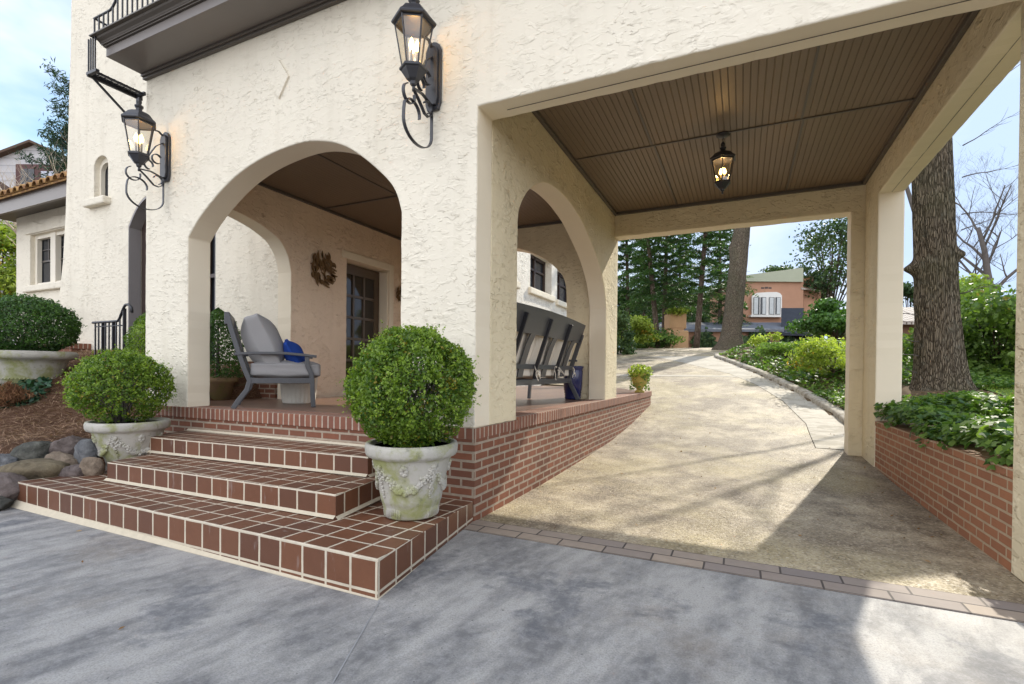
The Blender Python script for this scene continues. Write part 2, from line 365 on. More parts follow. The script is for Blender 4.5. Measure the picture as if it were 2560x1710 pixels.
class MB:
    def __init__(s): s.v = []; s.f = []; s.sm = []
    def add(s, vs, fs, smooth=False):
        o = len(s.v); s.v += [tuple(map(float, v)) for v in vs]; s.f += [tuple(i+o for i in f) for f in fs]; s.sm += [smooth]*len(fs); return s
    def box(s, x0, x1, y0, y1, z0, z1):
        vs = [(x, y, z) for z in (z0, z1) for y in (y0, y1) for x in (x0, x1)]
        return s.add(vs, [(0, 2, 3, 1), (4, 5, 7, 6), (0, 1, 5, 4), (2, 6, 7, 3), (0, 4, 6, 2), (1, 3, 7, 5)])
    def bar(s, a, b, w, h=None, up=(0, 0, 1)):
        h = h or w; a = Vector(a); b = Vector(b); d = (b-a).normalized(); up = Vector(up)
        if abs(d.dot(up)) > .98: up = Vector((0, 1, 0))
        x = d.cross(up).normalized()*w/2; y = x.cross(d).normalized()*h/2
        vs = [a-x-y, a+x-y, a+x+y, a-x+y, b-x-y, b+x-y, b+x+y, b-x+y]
        return s.add(vs, [(0, 3, 2, 1), (4, 5, 6, 7), (0, 1, 5, 4), (1, 2, 6, 5), (2, 3, 7, 6), (3, 0, 4, 7)])
    def ribbon(s, pts, w, t, side=(1, 0, 0)):
        """flat strap of width w along side, thickness t, following pts"""
        side = Vector(side).normalized(); P = [Vector(p) for p in pts]; ring = []
        for i, p in enumerate(P):
            d = (P[min(i+1, len(P)-1)]-P[max(i-1, 0)]).normalized(); nn = d.cross(side).normalized()
            ring.append([p+side*w/2+nn*t/2, p-side*w/2+nn*t/2, p-side*w/2-nn*t/2, p+side*w/2-nn*t/2])
        vs = [v for r_ in ring for v in r_]; fs = [(0, 1, 2, 3), tuple(len(vs)-4+i for i in (3, 2, 1, 0))]
        for i in range(len(P)-1):
            for k in range(4):
                fs.append((i*4+k, i*4+4+k, i*4+4+(k+1) % 4, i*4+(k+1) % 4))
        return s.add(vs, fs)
    def tube(s, pts, rad, n=8, smooth=True):
        P = [Vector(p) for p in pts]; rr = rad if isinstance(rad, (list, tuple)) else [rad]*len(P); vs = []; prev = None
        for i, p in enumerate(P):
            d = (P[min(i+1, len(P)-1)]-P[max(i-1, 0)])
            d = d.normalized() if d.length > 1e-9 else Vector((0, 0, 1))
            if prev is None: x = d.orthogonal().normalized()
            else:
                x = prev-d*prev.dot(d); x = x.normalized() if x.length > 1e-6 else d.orthogonal().normalized()
            prev = x; y = d.cross(x)
            for k in range(n):
                a = 2*math.pi*k/n; vs.append(p+(x*math.cos(a)+y*math.sin(a))*rr[i])
        fs = [(i*n+k, i*n+(k+1) % n, (i+1)*n+(k+1) % n, (i+1)*n+k) for i in range(len(P)-1) for k in range(n)]
        fs += [tuple(range(n))[::-1], tuple((len(P)-1)*n+k for k in range(n))]
        return s.add(vs, fs, smooth)
    def lathe(s, prof, c=(0, 0, 0), n=32, smooth=True, phase=0, mod=None):
        vs = []
        for r_, z in prof:
            for k in range(n):
                a = 2*math.pi*k/n+phase; q = r_*(mod(a, z) if mod else 1); vs.append((c[0]+q*math.cos(a), c[1]+q*math.sin(a), c[2]+z))
        m = len(prof)
        fs = [(i*n+k, i*n+(k+1) % n, (i+1)*n+(k+1) % n, (i+1)*n+k) for i in range(m-1) for k in range(n)]
        fs += [tuple(range(n))[::-1], tuple((m-1)*n+k for k in range(n))]
        return s.add(vs, fs, smooth)
    def prism(s, pts, axis, a, b):
        """pts 2D outline (ccw or cw) extruded along axis from a to b"""
        def mk(p, v): return {'x': (v, p[0], p[1]), 'y': (p[0], v, p[1]), 'z': (p[0], p[1], v)}[axis]
        n = len(pts); vs = [mk(p, a) for p in pts]+[mk(p, b) for p in pts]
        fs = [tuple(range(n)), tuple(range(2*n-1, n-1, -1))]+[(i, n+i, n+(i+1) % n, (i+1) % n) for i in range(n)]
        return s.add(vs, fs)
    def sphere(s, c, r, seg=12, rings=8, sc_=(1, 1, 1)):
        prof = [(max(1e-4, math.sin(math.pi*i/rings)), -math.cos(math.pi*i/rings)) for i in range(rings+1)]
        vs = [(c[0]+r*q*math.cos(2*math.pi*k/seg)*sc_[0], c[1]+r*q*math.sin(2*math.pi*k/seg)*sc_[1], c[2]+r*z*sc_[2]) for q, z in prof for k in range(seg)]
        fs = [(i*seg+k, i*seg+(k+1) % seg, (i+1)*seg+(k+1) % seg, (i+1)*seg+k) for i in range(rings) for k in range(seg)]
        return s.add(vs, fs, True)
    def build(s, name, mat, parent=None, bevel=0, uv=False, loc=None, seg=2, smooth_edge=None, **uvk):
        me = bpy.data.meshes.new(name); me.from_pydata(s.v, [], s.f); me.polygons.foreach_set('use_smooth', s.sm)
        import bmesh
        bm = bmesh.new(); bm.from_mesh(me); bmesh.ops.recalc_face_normals(bm, faces=bm.faces); bm.to_mesh(me); bm.free()
        if uv: autouv(me, **uvk)
        me.materials.append(mat)
        if smooth_edge is not None:
            me.materials.append(M_smooth)
            for p in me.polygons:
                if abs(p.normal[smooth_edge]) < .5: p.material_index = 1
        o = bpy.data.objects.new(name, me); col.objects.link(o)
        if parent: o.parent = parent
        if loc: o.location = loc
        if bevel:
            b = o.modifiers.new('bevel', 'BEVEL'); b.width = bevel; b.segments = seg; b.limit_method = 'ANGLE'; b.angle_limit = R(40)
        return o

def leaves(name, P, Nn, size, mat, parent=None, aspect=.6, jitter=.7, var=None, shape='quad', droop=0):
    """many leaf-sized faces: P positions, Nn outward normals"""
    n = len(P); nr = Nn+rng.normal(0, jitter, (n, 3)); nr /= np.linalg.norm(nr, axis=1)[:, None]+1e-9
    t = np.cross(nr, rng.normal(0, 1, (n, 3))); t /= np.linalg.norm(t, axis=1)[:, None]+1e-9
    if droop: t[:, 2] -= droop; t /= np.linalg.norm(t, axis=1)[:, None]+1e-9
    b = np.cross(nr, t); b /= np.linalg.norm(b, axis=1)[:, None]+1e-9
    sz = size*rng.uniform(.65, 1.25, n)[:, None]
    if shape == 'ivy': pr = [(-.9, 0, 0), (-.35, -.75, .08), (.15, -.95, 0), (.35, -.4, .1), (1.05, 0, -.1), (.35, .4, .1), (.15, .95, 0), (-.35, .75, .08)]
    else: pr = [(-1, 0, 0), (0, -aspect, .12), (1, 0, -.05), (0, aspect, .12)]
    k = len(pr); V = np.empty((n, k, 3))
    for i, (a, c, d) in enumerate(pr): V[:, i] = P+(t*a+b*c+nr*d)*sz*.5
    me = bpy.data.meshes.new(name); me.vertices.add(n*k); me.vertices.foreach_set('co', V.ravel())
    me.loops.add(n*k); me.loops.foreach_set('vertex_index', np.arange(n*k, dtype=np.int32))
    me.polygons.add(n); me.polygons.foreach_set('loop_start', np.arange(0, n*k, k, dtype=np.int32)); me.polygons.foreach_set('loop_total', np.full(n, k, dtype=np.int32))
    me.update(); at_ = me.attributes.new('var', 'FLOAT', 'FACE')
    vv = rng.uniform(0, 1, n) if var is None else np.clip(var+rng.normal(0, .15, n), 0, 1)
    at_.data.foreach_set('value', vv.astype(np.float32)); me.materials.append(mat)
    o = bpy.data.objects.new(name, me); col.objects.link(o)
    if parent: o.parent = parent
    return o
def vnoise(P, s, seed=0):
    """smooth pseudo-noise from sines, about -1..1"""
    r_ = np.random.default_rng(seed); out_ = np.zeros(len(P))
    for i in range(6):
        k = r_.normal(0, 1, 3)*s*(1+.5*i); out_ += np.sin(P@k+r_.uniform(0, 6.28))/(1+.35*i)
    return out_/2.6
def ball(c, rad, n, shell=.28, seed=0, lump=.08, flat=None, freq=5):
    d = rng.normal(0, 1, (n, 3)); d /= np.linalg.norm(d, axis=1)[:, None]
    q = 1-shell*rng.uniform(0, 1, n)**1.5
    l = 1+lump*vnoise(d, freq, seed)+lump*.5*vnoise(d, freq*3, seed+1)
    P = np.array(c)+d*(q*l)[:, None]*np.array(rad)
    if flat is not None: P[:, 2] = np.maximum(P[:, 2], flat-rng.uniform(0, .03, n))
    return P, d, q

# ------------------------------------------------------------------ terrain
def interp(t, x): return float(np.interp(x, [a for a, _ in t], [b for _, b in t]))
HD = [(-50, 0), (1.5, 0), (3, .03), (4.5, .08), (6, .19), (7.2, .32), (9, .53), (12, .89), (15, 1.25), (18, 1.62), (22, 2.1), (26, 2.52), (30, 2.82), (36, 3.0), (60, 3.1), (200, 3.3)]
def hd(y): return interp(HD, y)
XC = [(4.9, 3.56), (6.3, 3.64), (8, 3.55), (10.5, 3.22), (14.6, 2.4), (18, 1.5), (20.3, .85), (21.5, .75), (22.5, 1.6), (24, 5), (26, 12), (200, 14)]
XJ = [(4.9, 2.92), (7, 3.0), (9.5, 2.78), (12, 2.3), (14.6, 1.53), (17.5, .0), (20, -1.3), (21, -1.9)]
def xc(y): return interp(XC, y)
def xj(y): return interp(XJ, y)
def ss(a, b, x):
    t = min(1, max(0, (x-a)/(b-a))); return t*t*(3-2*t)
def ground(x, y):
    h = hd(y)-.03
    if x > 3.66 and y <= 4.95: return .56
    if y > 4.95 and x > xc(y)+.05:
        f = x-xc(y); rise = interp([(5, .42), (9, .4), (14, .5), (22, .35), (40, .3)], y)
        return hd(y)+.06+rise*ss(0, 1.8, f)+(.25*ss(3, 9, f) if y < 22 else 0)
    if x < -3.95:
        g = .44+.70*ss(-.9, 1.7, y)+.36*ss(-5.2, -7.0, x)*ss(-1.4, -.3, y)
        e = ss(-3.98, -4.75, x)*ss(-1.75, -1.0, y)
        if y > 1.7: g = max(g, hd(y)*ss(2, 14, y))
        return g*e-.02+.0*x
    return h
def axis(lo_, hi_, fine):
    a = sorted(set(np.round(np.concatenate([np.arange(lo_, hi_, fine), -np.geomspace(-lo_ if lo_ < 0 else 1, 260, 26) if lo_ < 0 else [], np.geomspace(hi_, 260, 26)]), 3))); return a
gx = axis(-12, 12, .2); gy = axis(-6, 30, .2)
vs = [(x, y, ground(x, y)) for y in gy for x in gx]; nx_ = len(gx)
fs = [(j*nx_+i, j*nx_+i+1, (j+1)*nx_+i+1, (j+1)*nx_+i) for j in range(len(gy)-1) for i in range(nx_-1)]
g = MB().add(vs, fs, True).build('ground', M_earth); tag(g, kind='structure')
# mulch bed on the left, a sheet just above
xs = np.arange(-14, -3.95, .15); ys = np.arange(-1.62, 1.66, .12)
vs = [(x, y, ground(x, y)+.012+.012*math.sin(9*x+3*y)*math.sin(7*y)) for y in ys for x in xs]; n_ = len(xs)
fs = [(j*n_+i, j*n_+i+1, (j+1)*n_+i+1, (j+1)*n_+i) for j in range(len(ys)-1) for i in range(n_-1)]
tag(MB().add(vs, fs, True).build('mulch_bed', M_mulch), kind='structure')
# front court
MB_ = MB().add([(-30, -30, .0), (14, -30, .0), (14, -.215, .0), (-3.2, -.215, .0), (-3.9, -1.3, .0), (-30, -1.55, .0)], [(0, 1, 2, 3, 4, 5)])
tag(MB_.build('front_court', M_court), kind='structure')
# an expansion joint in the court
j = MB(); a_ = onZ(949, 1503, .003); b_ = onZ(830, 1710, .003); j.add([(a_[0]-.003, a_[1], .003), (a_[0]+.003, a_[1], .003), (b_[0]+.003, b_[1], .003), (b_[0]-.003, b_[1], .003)], [(0, 1, 2, 3)])
tag(j.build('court_joint', plain('joint_sealant', (.30, .30, .30), .9)), kind='structure')
tag(MB().box(.0, 3.42, -.215, .04, -.05, .006).build('paver_strip', M_paver, uv=True, uo=.05, vt=.2105, bevel=.004), kind='structure')
# driveway
def strip(name, mat, yl, xl, xr, dz, nxs=14, edge=0):
    vs = []; fs = []
    for y in yl:
        a, b = xl(y), xr(y)
        for i in range(nxs+1):
            x = a+(b-a)*i/nxs; vs.append((x, y, hd(y)+dz-(edge if i in (0, nxs) else 0)))
    m = nxs+1
    fs = [(j*m+i, j*m+i+1, (j+1)*m+i+1, (j+1)*m+i) for j in range(len(yl)-1) for i in range(nxs)]
    o = MB().add(vs, fs, True).build(name, mat, uv=True); tag(o, kind='structure'); return o
XL = [(0, .0), (8.4, .0), (10.6, -1.35), (12, -6), (14, -14), (200, -14)]
strip('driveway', M_drive, list(np.arange(.04, 5, .25))+[5.0], lambda y: interp(XL, y), lambda y: 3.43, .0)
strip('driveway', M_drive, list(np.arange(5.0, 21.1, .25)), lambda y: interp(XL, y), lambda y: xj(y)-.003, .0, 20)
strip('driveway', M_drive, list(np.arange(20.9, 36, .5)), lambda y: -14, lambda y: max(xc(y)+.3, xj(y)), -.004, 20)
strip('concrete_gutter', M_gutter, list(np.arange(5.0, 21.2, .25)), lambda y: xj(y)+.006, lambda y: xc(y)+.01, .008, 3, .004)
# cross joint of paler concrete
strip('concrete_band', M_gutter, [13.6, 13.75, 13.95], lambda y: -10, lambda y: xj(y)-.01, .006, 12)
def curbmesh():
    ys_ = list(np.arange(4.93, 21.3, .22)); prof = [(-.0, -.05), (.0, .075), (.03, .105), (.17, .115), (.2, .09), (.22, -.1)]; vs = []
    for i, y in enumerate(ys_):
        for a, z in prof: vs.append((xc(y)+a+.006*math.sin(i*2.1), y, hd(y)+z*(1+.05*math.sin(i*1.7))))
    m = len(prof); fs = [(j*m+i, j*m+i+1, (j+1)*m+i+1, (j+1)*m+i) for j in range(len(ys_)-1) for i in range(m-1)]
    return MB().add(vs, fs, True)
tag(curbmesh().build('kerb', M_curb), kind='structure')

# ------------------------------------------------------------------ the house
H = empty('stucco_house', (0, 0, 0), label='cream stucco house with round arched porch, brick base and carport', cat='house')
def wob(pts, step=.09, amp=.0035, seed=1):
    r_ = random.Random(seed); o = []
    for i in range(len(pts)):
        a, b = pts[i], pts[(i+1) % len(pts)]; L_ = math.hypot(b[0]-a[0], b[1]-a[1]); n = max(1, int(L_/step))
        for k in range(n):
            t = k/n; o.append((a[0]+(b[0]-a[0])*t+(r_.uniform(-amp, amp) if k else 0), a[1]+(b[1]-a[1])*t+(r_.uniform(-amp, amp) if k else 0)))
    return o
def smoothpts(pts, n=6):
    """Catmull-Rom through points"""
    o = []; P = [pts[0]]+list(pts)+[pts[-1]]
    for i in range(1, len(P)-2):
        for k in range(n):
            t = k/n; p0, p1, p2, p3 = P[i-1], P[i], P[i+1], P[i+2]
            o.append(tuple(.5*(2*p1[c]+(p2[c]-p0[c])*t+(2*p0[c]-5*p1[c]+4*p2[c]-p3[c])*t*t+(3*p1[c]-p0[c]-3*p2[c]+p3[c])*t**3) for c in range(2)))
    o.append(tuple(pts[-1])); return o
FL = .77
archF = smoothpts([(-3.64, 2.645), (-3.42, 2.86), (-3.04, 3.11), (-2.67, 3.265), (-2.25, 3.35), (-1.83, 3.365), (-1.45, 3.27), (-1.18, 3.11), (-.92, 2.89), (-.80, 2.74), (-.737, 2.56)])
TOPZ = 6.6
front = [(-4.43, FL-.03), (-4.43, TOPZ), (3.9, TOPZ), (3.9, 3.30), (3.69, 3.30), (3.69, .0), (3.42, .0), (3.42, 3.295), (0, 3.30), (0, FL-.03), (-.737, FL-.03)]+archF[::-1]+[(-3.64, FL-.03)]
MB().prism(wob(front), 'y', 0, .262).build('facade_wall', M_st, H, bevel=.014, smooth_edge=1, seg=3)
# right front pillar depth (inner face runs back to y=.56)
MB().box(3.422, 3.688, .262, .56, 0, 3.43).build('pillar', M_st2, H, bevel=.012)
# porch side wall with arch (X = -.27..0)
archS = smoothpts([(.80, 2.60), (.83, 2.73), (.95, 2.89), (1.13, 3.04), (1.47, 3.21), (1.85, 3.275), (2.255, 3.275), (2.6, 3.23), (2.926, 3.15), (3.536, 2.90), (3.86, 2.68), (4.06, 2.45), (4.16, 2.2)])
side = [(.262, FL-.03), (.262, 4.1), (4.92, 4.1), (4.92, FL-.03), (4.16, FL-.03)]+archS[::-1]+[(.80, FL-.03)]
MB().prism(wob(side, seed=3), 'x', -.27, 0).build('porch_side_wall', M_st2, H, bevel=.012, smooth_edge=0, seg=3)
# rear porch wall
archB = smoothpts([(-3.3, 2.3), (-3.25, 2.65), (-3.0, 3.0), (-2.6, 3.24), (-2.1, 3.34), (-1.62, 3.31), (-1.2, 3.15), (-.86, 2.90), (-.71, 2.66), (-.68, 2.3)])
rear = [(-3.9, FL-.03), (-3.9, 4.1), (-.272, 4.1), (-.272, FL-.03), (-.68, FL-.03)]+archB[::-1]+[(-3.3, FL-.03)]
MB().prism(wob(rear, seed=4), 'y', 4.25, 4.55).build('porch_rear_wall', M_st2, H, bevel=.012, smooth_edge=1)
# left porch wall with arch and door opening
archL = smoothpts([(.30, 3.08), (.5, 3.17), (.72, 3.195), (1.04, 3.14), (1.25, 3.07), (1.42, 2.98), (1.55, 2.8), (1.606, 2.58)])
left = [(.263, FL-.03), (.263, 4.1), (4.55, 4.1), (4.55, FL-.03), (3.74, FL-.03), (3.74, 3.0), (2.70, 3.0), (2.70, FL-.03), (1.606, FL-.03)]+archL[::-1]+[(.30, FL-.03)]
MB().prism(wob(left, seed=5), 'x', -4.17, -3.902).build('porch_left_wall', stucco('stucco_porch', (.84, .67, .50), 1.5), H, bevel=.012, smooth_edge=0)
# arched reveal fillers in facade plane are part of the wall; ceilings
MB().box(-3.9, -.271, .264, 4.248, 3.67, 3.9).build('porch_ceiling', M_bead, H)
pt = MB()
pt.box(-3.899, -3.86, .265, 4.247, 3.63, 3.669); pt.box(-.31, -.272, .265, 4.247, 3.63, 3.669); pt.box(-3.859, -.311, 4.21, 4.247, 3.63, 3.669); pt.box(-3.859, -.311, .265, .30, 3.63, 3.669)
pt.box(-3.859, -.311, 2.20, 2.235, 3.655, 3.669); pt.box(-2.52, -2.495, .3, 2.199, 3.658, 3.669)
pt.build('ceiling_moulding', M_brown, H, bevel=.004)
MB().box(.001, 3.42, .264, 4.658, 3.82, 4.05).build('carport_ceiling', M_bead, H)
pt = MB()
pt.box(.002, .045, .265, 4.657, 3.775, 3.819); pt.box(3.375, 3.419, .265, 4.657, 3.775, 3.819); pt.box(.046, 3.374, 4.612, 4.657, 3.775, 3.819); pt.box(.046, 3.374, .265, .31, 3.775, 3.819)
pt.box(.046, 3.374, 2.40, 2.425, 3.808, 3.819)
for x in (.95, 2.44): pt.box(x, x+.022, .311, 2.399, 3.811, 3.819); pt.box(x+.02, x+.042, 2.426, 4.611, 3.811, 3.819)
pt.build('ceiling_moulding', M_brown, H, bevel=.004)
# rear and right beams, rear right pillar
MB().prism(wob([(0.001, 3.43), (.001, 4.1), (3.69, 4.1), (3.69, 0.0), (3.26, .0), (3.26, 3.43)], seed=8), 'y', 4.66, 4.92).build('rear_beam', M_st2, H, bevel=.014, smooth_edge=1)
MB().prism(wob([(.264, 3.43), (.264, 4.1), (4.658, 4.1), (4.658, .0), (3.97, 0.0), (3.97, 3.43)], seed=9), 'x', 3.421, 3.689).build('side_beam', M_st2, H, bevel=.014, smooth_edge=0)
MB().box(.2, 3.41, .1315, .133, 3.288, 3.2935).build('soffit_joint', M_brown, H)
MB().box(3.555, 3.557, .57, 3.96, 3.4255, 3.4295).build('soffit_joint', M_brown, H)
# upper storey mass and roof deck
MB().box(-4.42, 3.88, .263, 4.9, 4.101, TOPZ-.02).build('upper_storey', M_st, H)
# diamond relief on the facade
dm = MB(); dc = (-2.215, 4.035); dx, dz = .135, .19
dm.add([(dc[0]-dx, -.001, dc[1]), (dc[0], -.001, dc[1]-dz), (dc[0]+dx, -.001, dc[1]), (dc[0], -.001, dc[1]+dz), (dc[0]-dx+.004, -.018, dc[1]), (dc[0], -.018, dc[1]-dz+.006), (dc[0]+dx-.004, -.018, dc[1]), (dc[0], -.018, dc[1]+dz-.006)],
       [(0, 1, 5, 4), (1, 2, 6, 5), (2, 3, 7, 6), (3, 0, 4, 7), (4, 5, 6, 7), (3, 2, 1, 0)])
dm.build('diamond_relief', M_st, H)
# brick base, coping, floor
bb = MB(); bb.box(-4.45, .012, -.012, .30, 0, .655); bb.box(-.30, .0125, .301, 8.36, -.1, .655); bb.box(-4.2, -4.0, .3, 1.7, .2, .655)
bb.build('brick_base', M_brick, H, uv=True, vo=.012)
cp = MB(); cp.box(-4.47, -.32, -.03, .25, .656, .7705); cp.build('front_coping', M_cop, H, bevel=.006, uv=True)
cp = MB(); cp.box(-.23, .032, .80, 8.38, .656, .7712); cp.build('side_coping', M_cop, H, bevel=.006, uv=True, swaptop=True)
cp = MB(); cp.box(-.319, .014, -.0135, .799, .656, .741); cp.build('corner_coping', M_cop, H, uv=True, swaptop=True)
MB().prism([(-4.17, .26), (-.24, .26), (-.24, 8.37), (-1.4, 10.6), (-3.9, 10.6), (-4.17, 8)], 'z', .3, .768).build('porch_floor', M_floor, H, uv=True)
# tower wall (faces the court) with tall arched window and slit window
TY = 1.65
def tw(px, py): 
    d = ray(px, py); t = (TY-C[1])/d[1]; p = C+t*d; return (float(p[0]), float(p[2]))
tall = [(-8.0, .9), (-8.0, 3.72)]+smoothpts([(-8.0, 3.72), (-7.75, 4.02), (-7.4, 4.2), (-6.8, 4.3), (-6.2, 4.2), (-5.85, 4.02), (-5.62, 3.72)])[1:]+[(-5.62, .9)]
slit = [(-9.12, 4.32), (-9.12, 4.92)]+[(-8.885+.235*math.cos(math.pi-math.pi*k/12), 4.92+.2*math.sin(math.pi*k/12)) for k in range(1, 12)]+[(-8.65, 4.92), (-8.65, 4.32)]
def wall_holes(outer, holes, y0, y1, name, mat, parent, bevel=0):
    import bmesh
    bm = bmesh.new(); edges = []
    for lp in [outer]+holes:
        vv = [bm.verts.new((p[0], y0, p[1])) for p in lp]
        edges += [bm.edges.new((vv[i], vv[(i+1) % len(vv)])) for i in range(len(vv))]
    bmesh.ops.triangle_fill(bm, use_beauty=True, use_dissolve=False, edges=edges)
    ex = bmesh.ops.extrude_face_region(bm, geom=list(bm.faces))
    bmesh.ops.translate(bm, verts=[v for v in ex['geom'] if isinstance(v, bmesh.types.BMVert)], vec=(0, y1-y0, 0))
    bmesh.ops.recalc_face_normals(bm, faces=bm.faces)
    me = bpy.data.meshes.new(name); bm.to_mesh(me); bm.free(); me.materials.append(mat)
    o = bpy.data.objects.new(name, me); col.objects.link(o); o.parent = parent
    if bevel:
        b = o.modifiers.new('bevel', 'BEVEL'); b.width = bevel; b.segments = 3; b.limit_method = 'ANGLE'; b.angle_limit = R(50)
    return o
outer = wob([(-10.42, .6), (-10.36, 2.6), (-10.22, 3.3), (-10.13, 4.2), (-10.03, 6), (-9.88, 9.5), (-4.18, 9.5), (-4.18, .6)], .4, .01, 6)
wall_holes(outer, [tall, slit], TY, TY+.42, 'tower_wall', M_st, H, .012)
MB().box(-10.0, -4.2, TY+.45, 6.5, .6, 9.5).build('tower_body', M_st, H)
MB().prism([(p[0]*1, p[1]) for p in tall], 'y', TY+.36, TY+.40).build('window_backing', plain('dark_interior', (.015, .013, .012), .9), H)
MB().prism(slit, 'y', TY+.17, TY+.2).build('slit_pane', M_pane, H)
# brown painted reveal lining on the left jamb of the tall window
rv = MB(); lp = [p for p in tall]
for i in range(len(lp)-1):
    a, b = lp[i], lp[i+1]
    ia = (a[0]*.985-.0+(-6.81)*.015, a[1]-.03 if a[1] > 3 else a[1]); ib = (b[0]*.985+(-6.81)*.015, b[1]-.03 if b[1] > 3 else b[1])
    rv.add([(a[0], TY+.004, a[1]), (b[0], TY+.004, b[1]), (ib[0], TY+.004, ib[1]), (ia[0], TY+.004, ia[1]), (a[0], TY+.2, a[1]), (b[0], TY+.2, b[1]), (ib[0], TY+.2, ib[1]), (ia[0], TY+.2, ia[1])],
           [(0, 1, 2, 3), (4, 7, 6, 5), (3, 2, 6, 7), (0, 4, 5, 1)])
rv.build('window_reveal', plain('taupe_reveal', (.27, .25, .245), .5, .3, .06, 5, .05), H)
tf = tag(empty('tall_window', (0, 0, 0)), label='dark framed tall arched window'); tf.parent = H
fr = MB()
for x in (-7.9, -7.2, -6.75, -6.2, -5.72): fr.box(x-.055, x+.055, TY+.20, TY+.30, .9, 4.1)
for z in (.95, 1.9, 2.7, 3.5): fr.box(-7.95, -5.65, TY+.215, TY+.285, z, z+.06)
fr.build('frame', M_woodfr, tf); MB().box(-7.92, -5.7, TY+.31, TY+.317, .92, 4.1).build('pane', M_pane, tf)
# slit window frame and sill
frs = MB()
for i in range(len(slit)-1):
    a, b = slit[i], slit[i+1]; cx, cz = -8.885, 4.7
    f_ = lambda p, k: (cx+(p[0]-cx)*k, cz+(p[1]-cz)*k)
    ia, ib = f_(a, .78), f_(b, .78)
    frs.add([(a[0], TY+.09, a[1]), (b[0], TY+.09, b[1]), (ib[0], TY+.09, ib[1]), (ia[0], TY+.09, ia[1]), (a[0], TY+.16, a[1]), (b[0], TY+.16, b[1]), (ib[0], TY+.16, ib[1]), (ia[0], TY+.16, ia[1])],
            [(0, 1, 2, 3), (4, 7, 6, 5), (3, 2, 6, 7), (0, 4, 5, 1)])
frs.build('slit_window_frame', M_creamtrim, H)
MB().box(-9.26, -8.56, TY-.12, TY+.2, 4.18, 4.318).build('window_sill', M_st, H, bevel=.025)
# tower brick plinth
pl = MB(); pl.box(-10.6, -9.2, TY-.30, TY-.002, .7, 1.54); pl.build('tower_plinth', M_brick, H, uv=True)
MB().box(-10.62, -9.18, TY-.32, TY-.003, 1.541, 1.64).build('plinth_coping', M_cop, H, uv=True, bevel=.004)
MB().box(-9.0, -4.2, TY-.06, TY-.003, .5, 1.31).build('tower_base_brick', M_brick, H, uv=True)
# left wing of the house
WY = 3.0
wing = empty('left_wing', (0, 0, 0)); wing.parent = H
wall_holes([(-15.85, .6), (-15.85, 5.2), (-10.2, 5.2), (-10.2, .6)], [[(-15.1, 3.32), (-15.1, 4.66), (-13.15, 4.66), (-13.15, 3.32)]], WY, WY+.35, 'wall', M_st, wing, .01)
MB().box(-15.84, -10.2, WY+.36, 8, .6, 5.15).build('wall_body', M_st, wing)
fr = MB(); fr.box(-15.1, -14.98, WY+.1, WY+.2, 3.32, 4.66); fr.box(-14.25, -14.0, WY+.08, WY+.2, 3.32, 4.66); fr.box(-13.27, -13.15, WY+.1, WY+.2, 3.32, 4.66); fr.box(-14.97, -13.28, WY+.1, WY+.2, 4.56, 4.66); fr.box(-14.97, -13.28, WY+.1, WY+.2, 3.32, 3.4)
fr.build('window_frame', M_creamtrim, wing)
MB().box(-15.08, -13.17, WY+.22, WY+.26, 3.33, 4.65).build('pane', M_pane, wing)
mu = MB()
for x0, x1 in ((-14.96, -14.27), (-13.98, -13.29)):
    mu.box((x0+x1)/2-.012, (x0+x1)/2+.012, WY+.185, WY+.21, 4.0, 4.55); mu.box(x0, x1, WY+.185, WY+.212, 3.96, 4.0); mu.box(x0, x1, WY+.186, WY+.21, 4.27, 4.29)
mu.build('muntins', M_brown, wing)
MB().box(-15.3, -12.95, WY-.1, WY+.1, 3.15, 3.318).build('window_sill', M_st, wing, bevel=.03)
MB().prism([(-15.3, 4.68), (-14.9, 5.0), (-14.4, 4.86), (-13.9, 5.02), (-13.1, 4.95), (-12.9, 4.68)], 'y', WY-.035, WY-.001).build('window_hood', M_st, wing, bevel=.02)
MB().box(-14.2, -10.5, WY-.02, WY-.001, 2.0, 2.28).build('brown_band', M_brown, wing)
# eave: fascia, soffit, clay tiles
MB().box(-16.4, -9.9, WY-.62, WY-.55, 5.02, 5.36).build('fascia', M_brown2, wing)
MB().box(-16.4, -9.9, WY-.549, WY+.3, 5.201, 5.26).build('soffit', M_brown, wing)
rt = MB(); x = -16.4
while x < -9.85:
    n = 10
    for up, (r_, dz) in (((1), (.125, 0)),):
        prof = [(x+.125+r_*math.cos(math.pi*k/n), r_*math.sin(math.pi*k/n)) for k in range(n+1)]
        for j_ in range(9):
            y0 = WY-.78+j_*.48; y1 = y0+.52; z0 = 5.36+j_*.2; z1 = z0+.215
            vs = [(p[0], y0, z0+p[1]) for p in prof]+[(p[0], y1, z1+p[1]*.8) for p in prof]+[(x+.125+(p[0]-x-.125)*.8, y0, z0+p[1]*.8-.0) for p in prof]
            m_ = n+1; fs = [(k, k+1, m_+k+1, m_+k) for k in range(n)]+[(k, 2*m_+k, 2*m_+k+1, k+1) for k in range(n)]
            rt.add(vs, fs, False)
    x += .31
rt.build('roof_tiles', M_tileroof, wing)
rb = MB(); rb.add([(-16.4, WY-.7, 5.37), (-9.9, WY-.7, 5.37), (-9.9, WY+3.6, 7.2), (-16.4, WY+3.6, 7.2), (-16.4, WY-.7, 5.33), (-9.9, WY-.7, 5.33), (-9.9, WY+3.6, 7.1), (-16.4, WY+3.6, 7.1)], [(0, 1, 2, 3), (7, 6, 5, 4), (0, 4, 5, 1), (1, 5, 6, 2), (3, 2, 6, 7), (0, 3, 7, 4)])
rb.build('roof_deck', M_tileroof, wing)
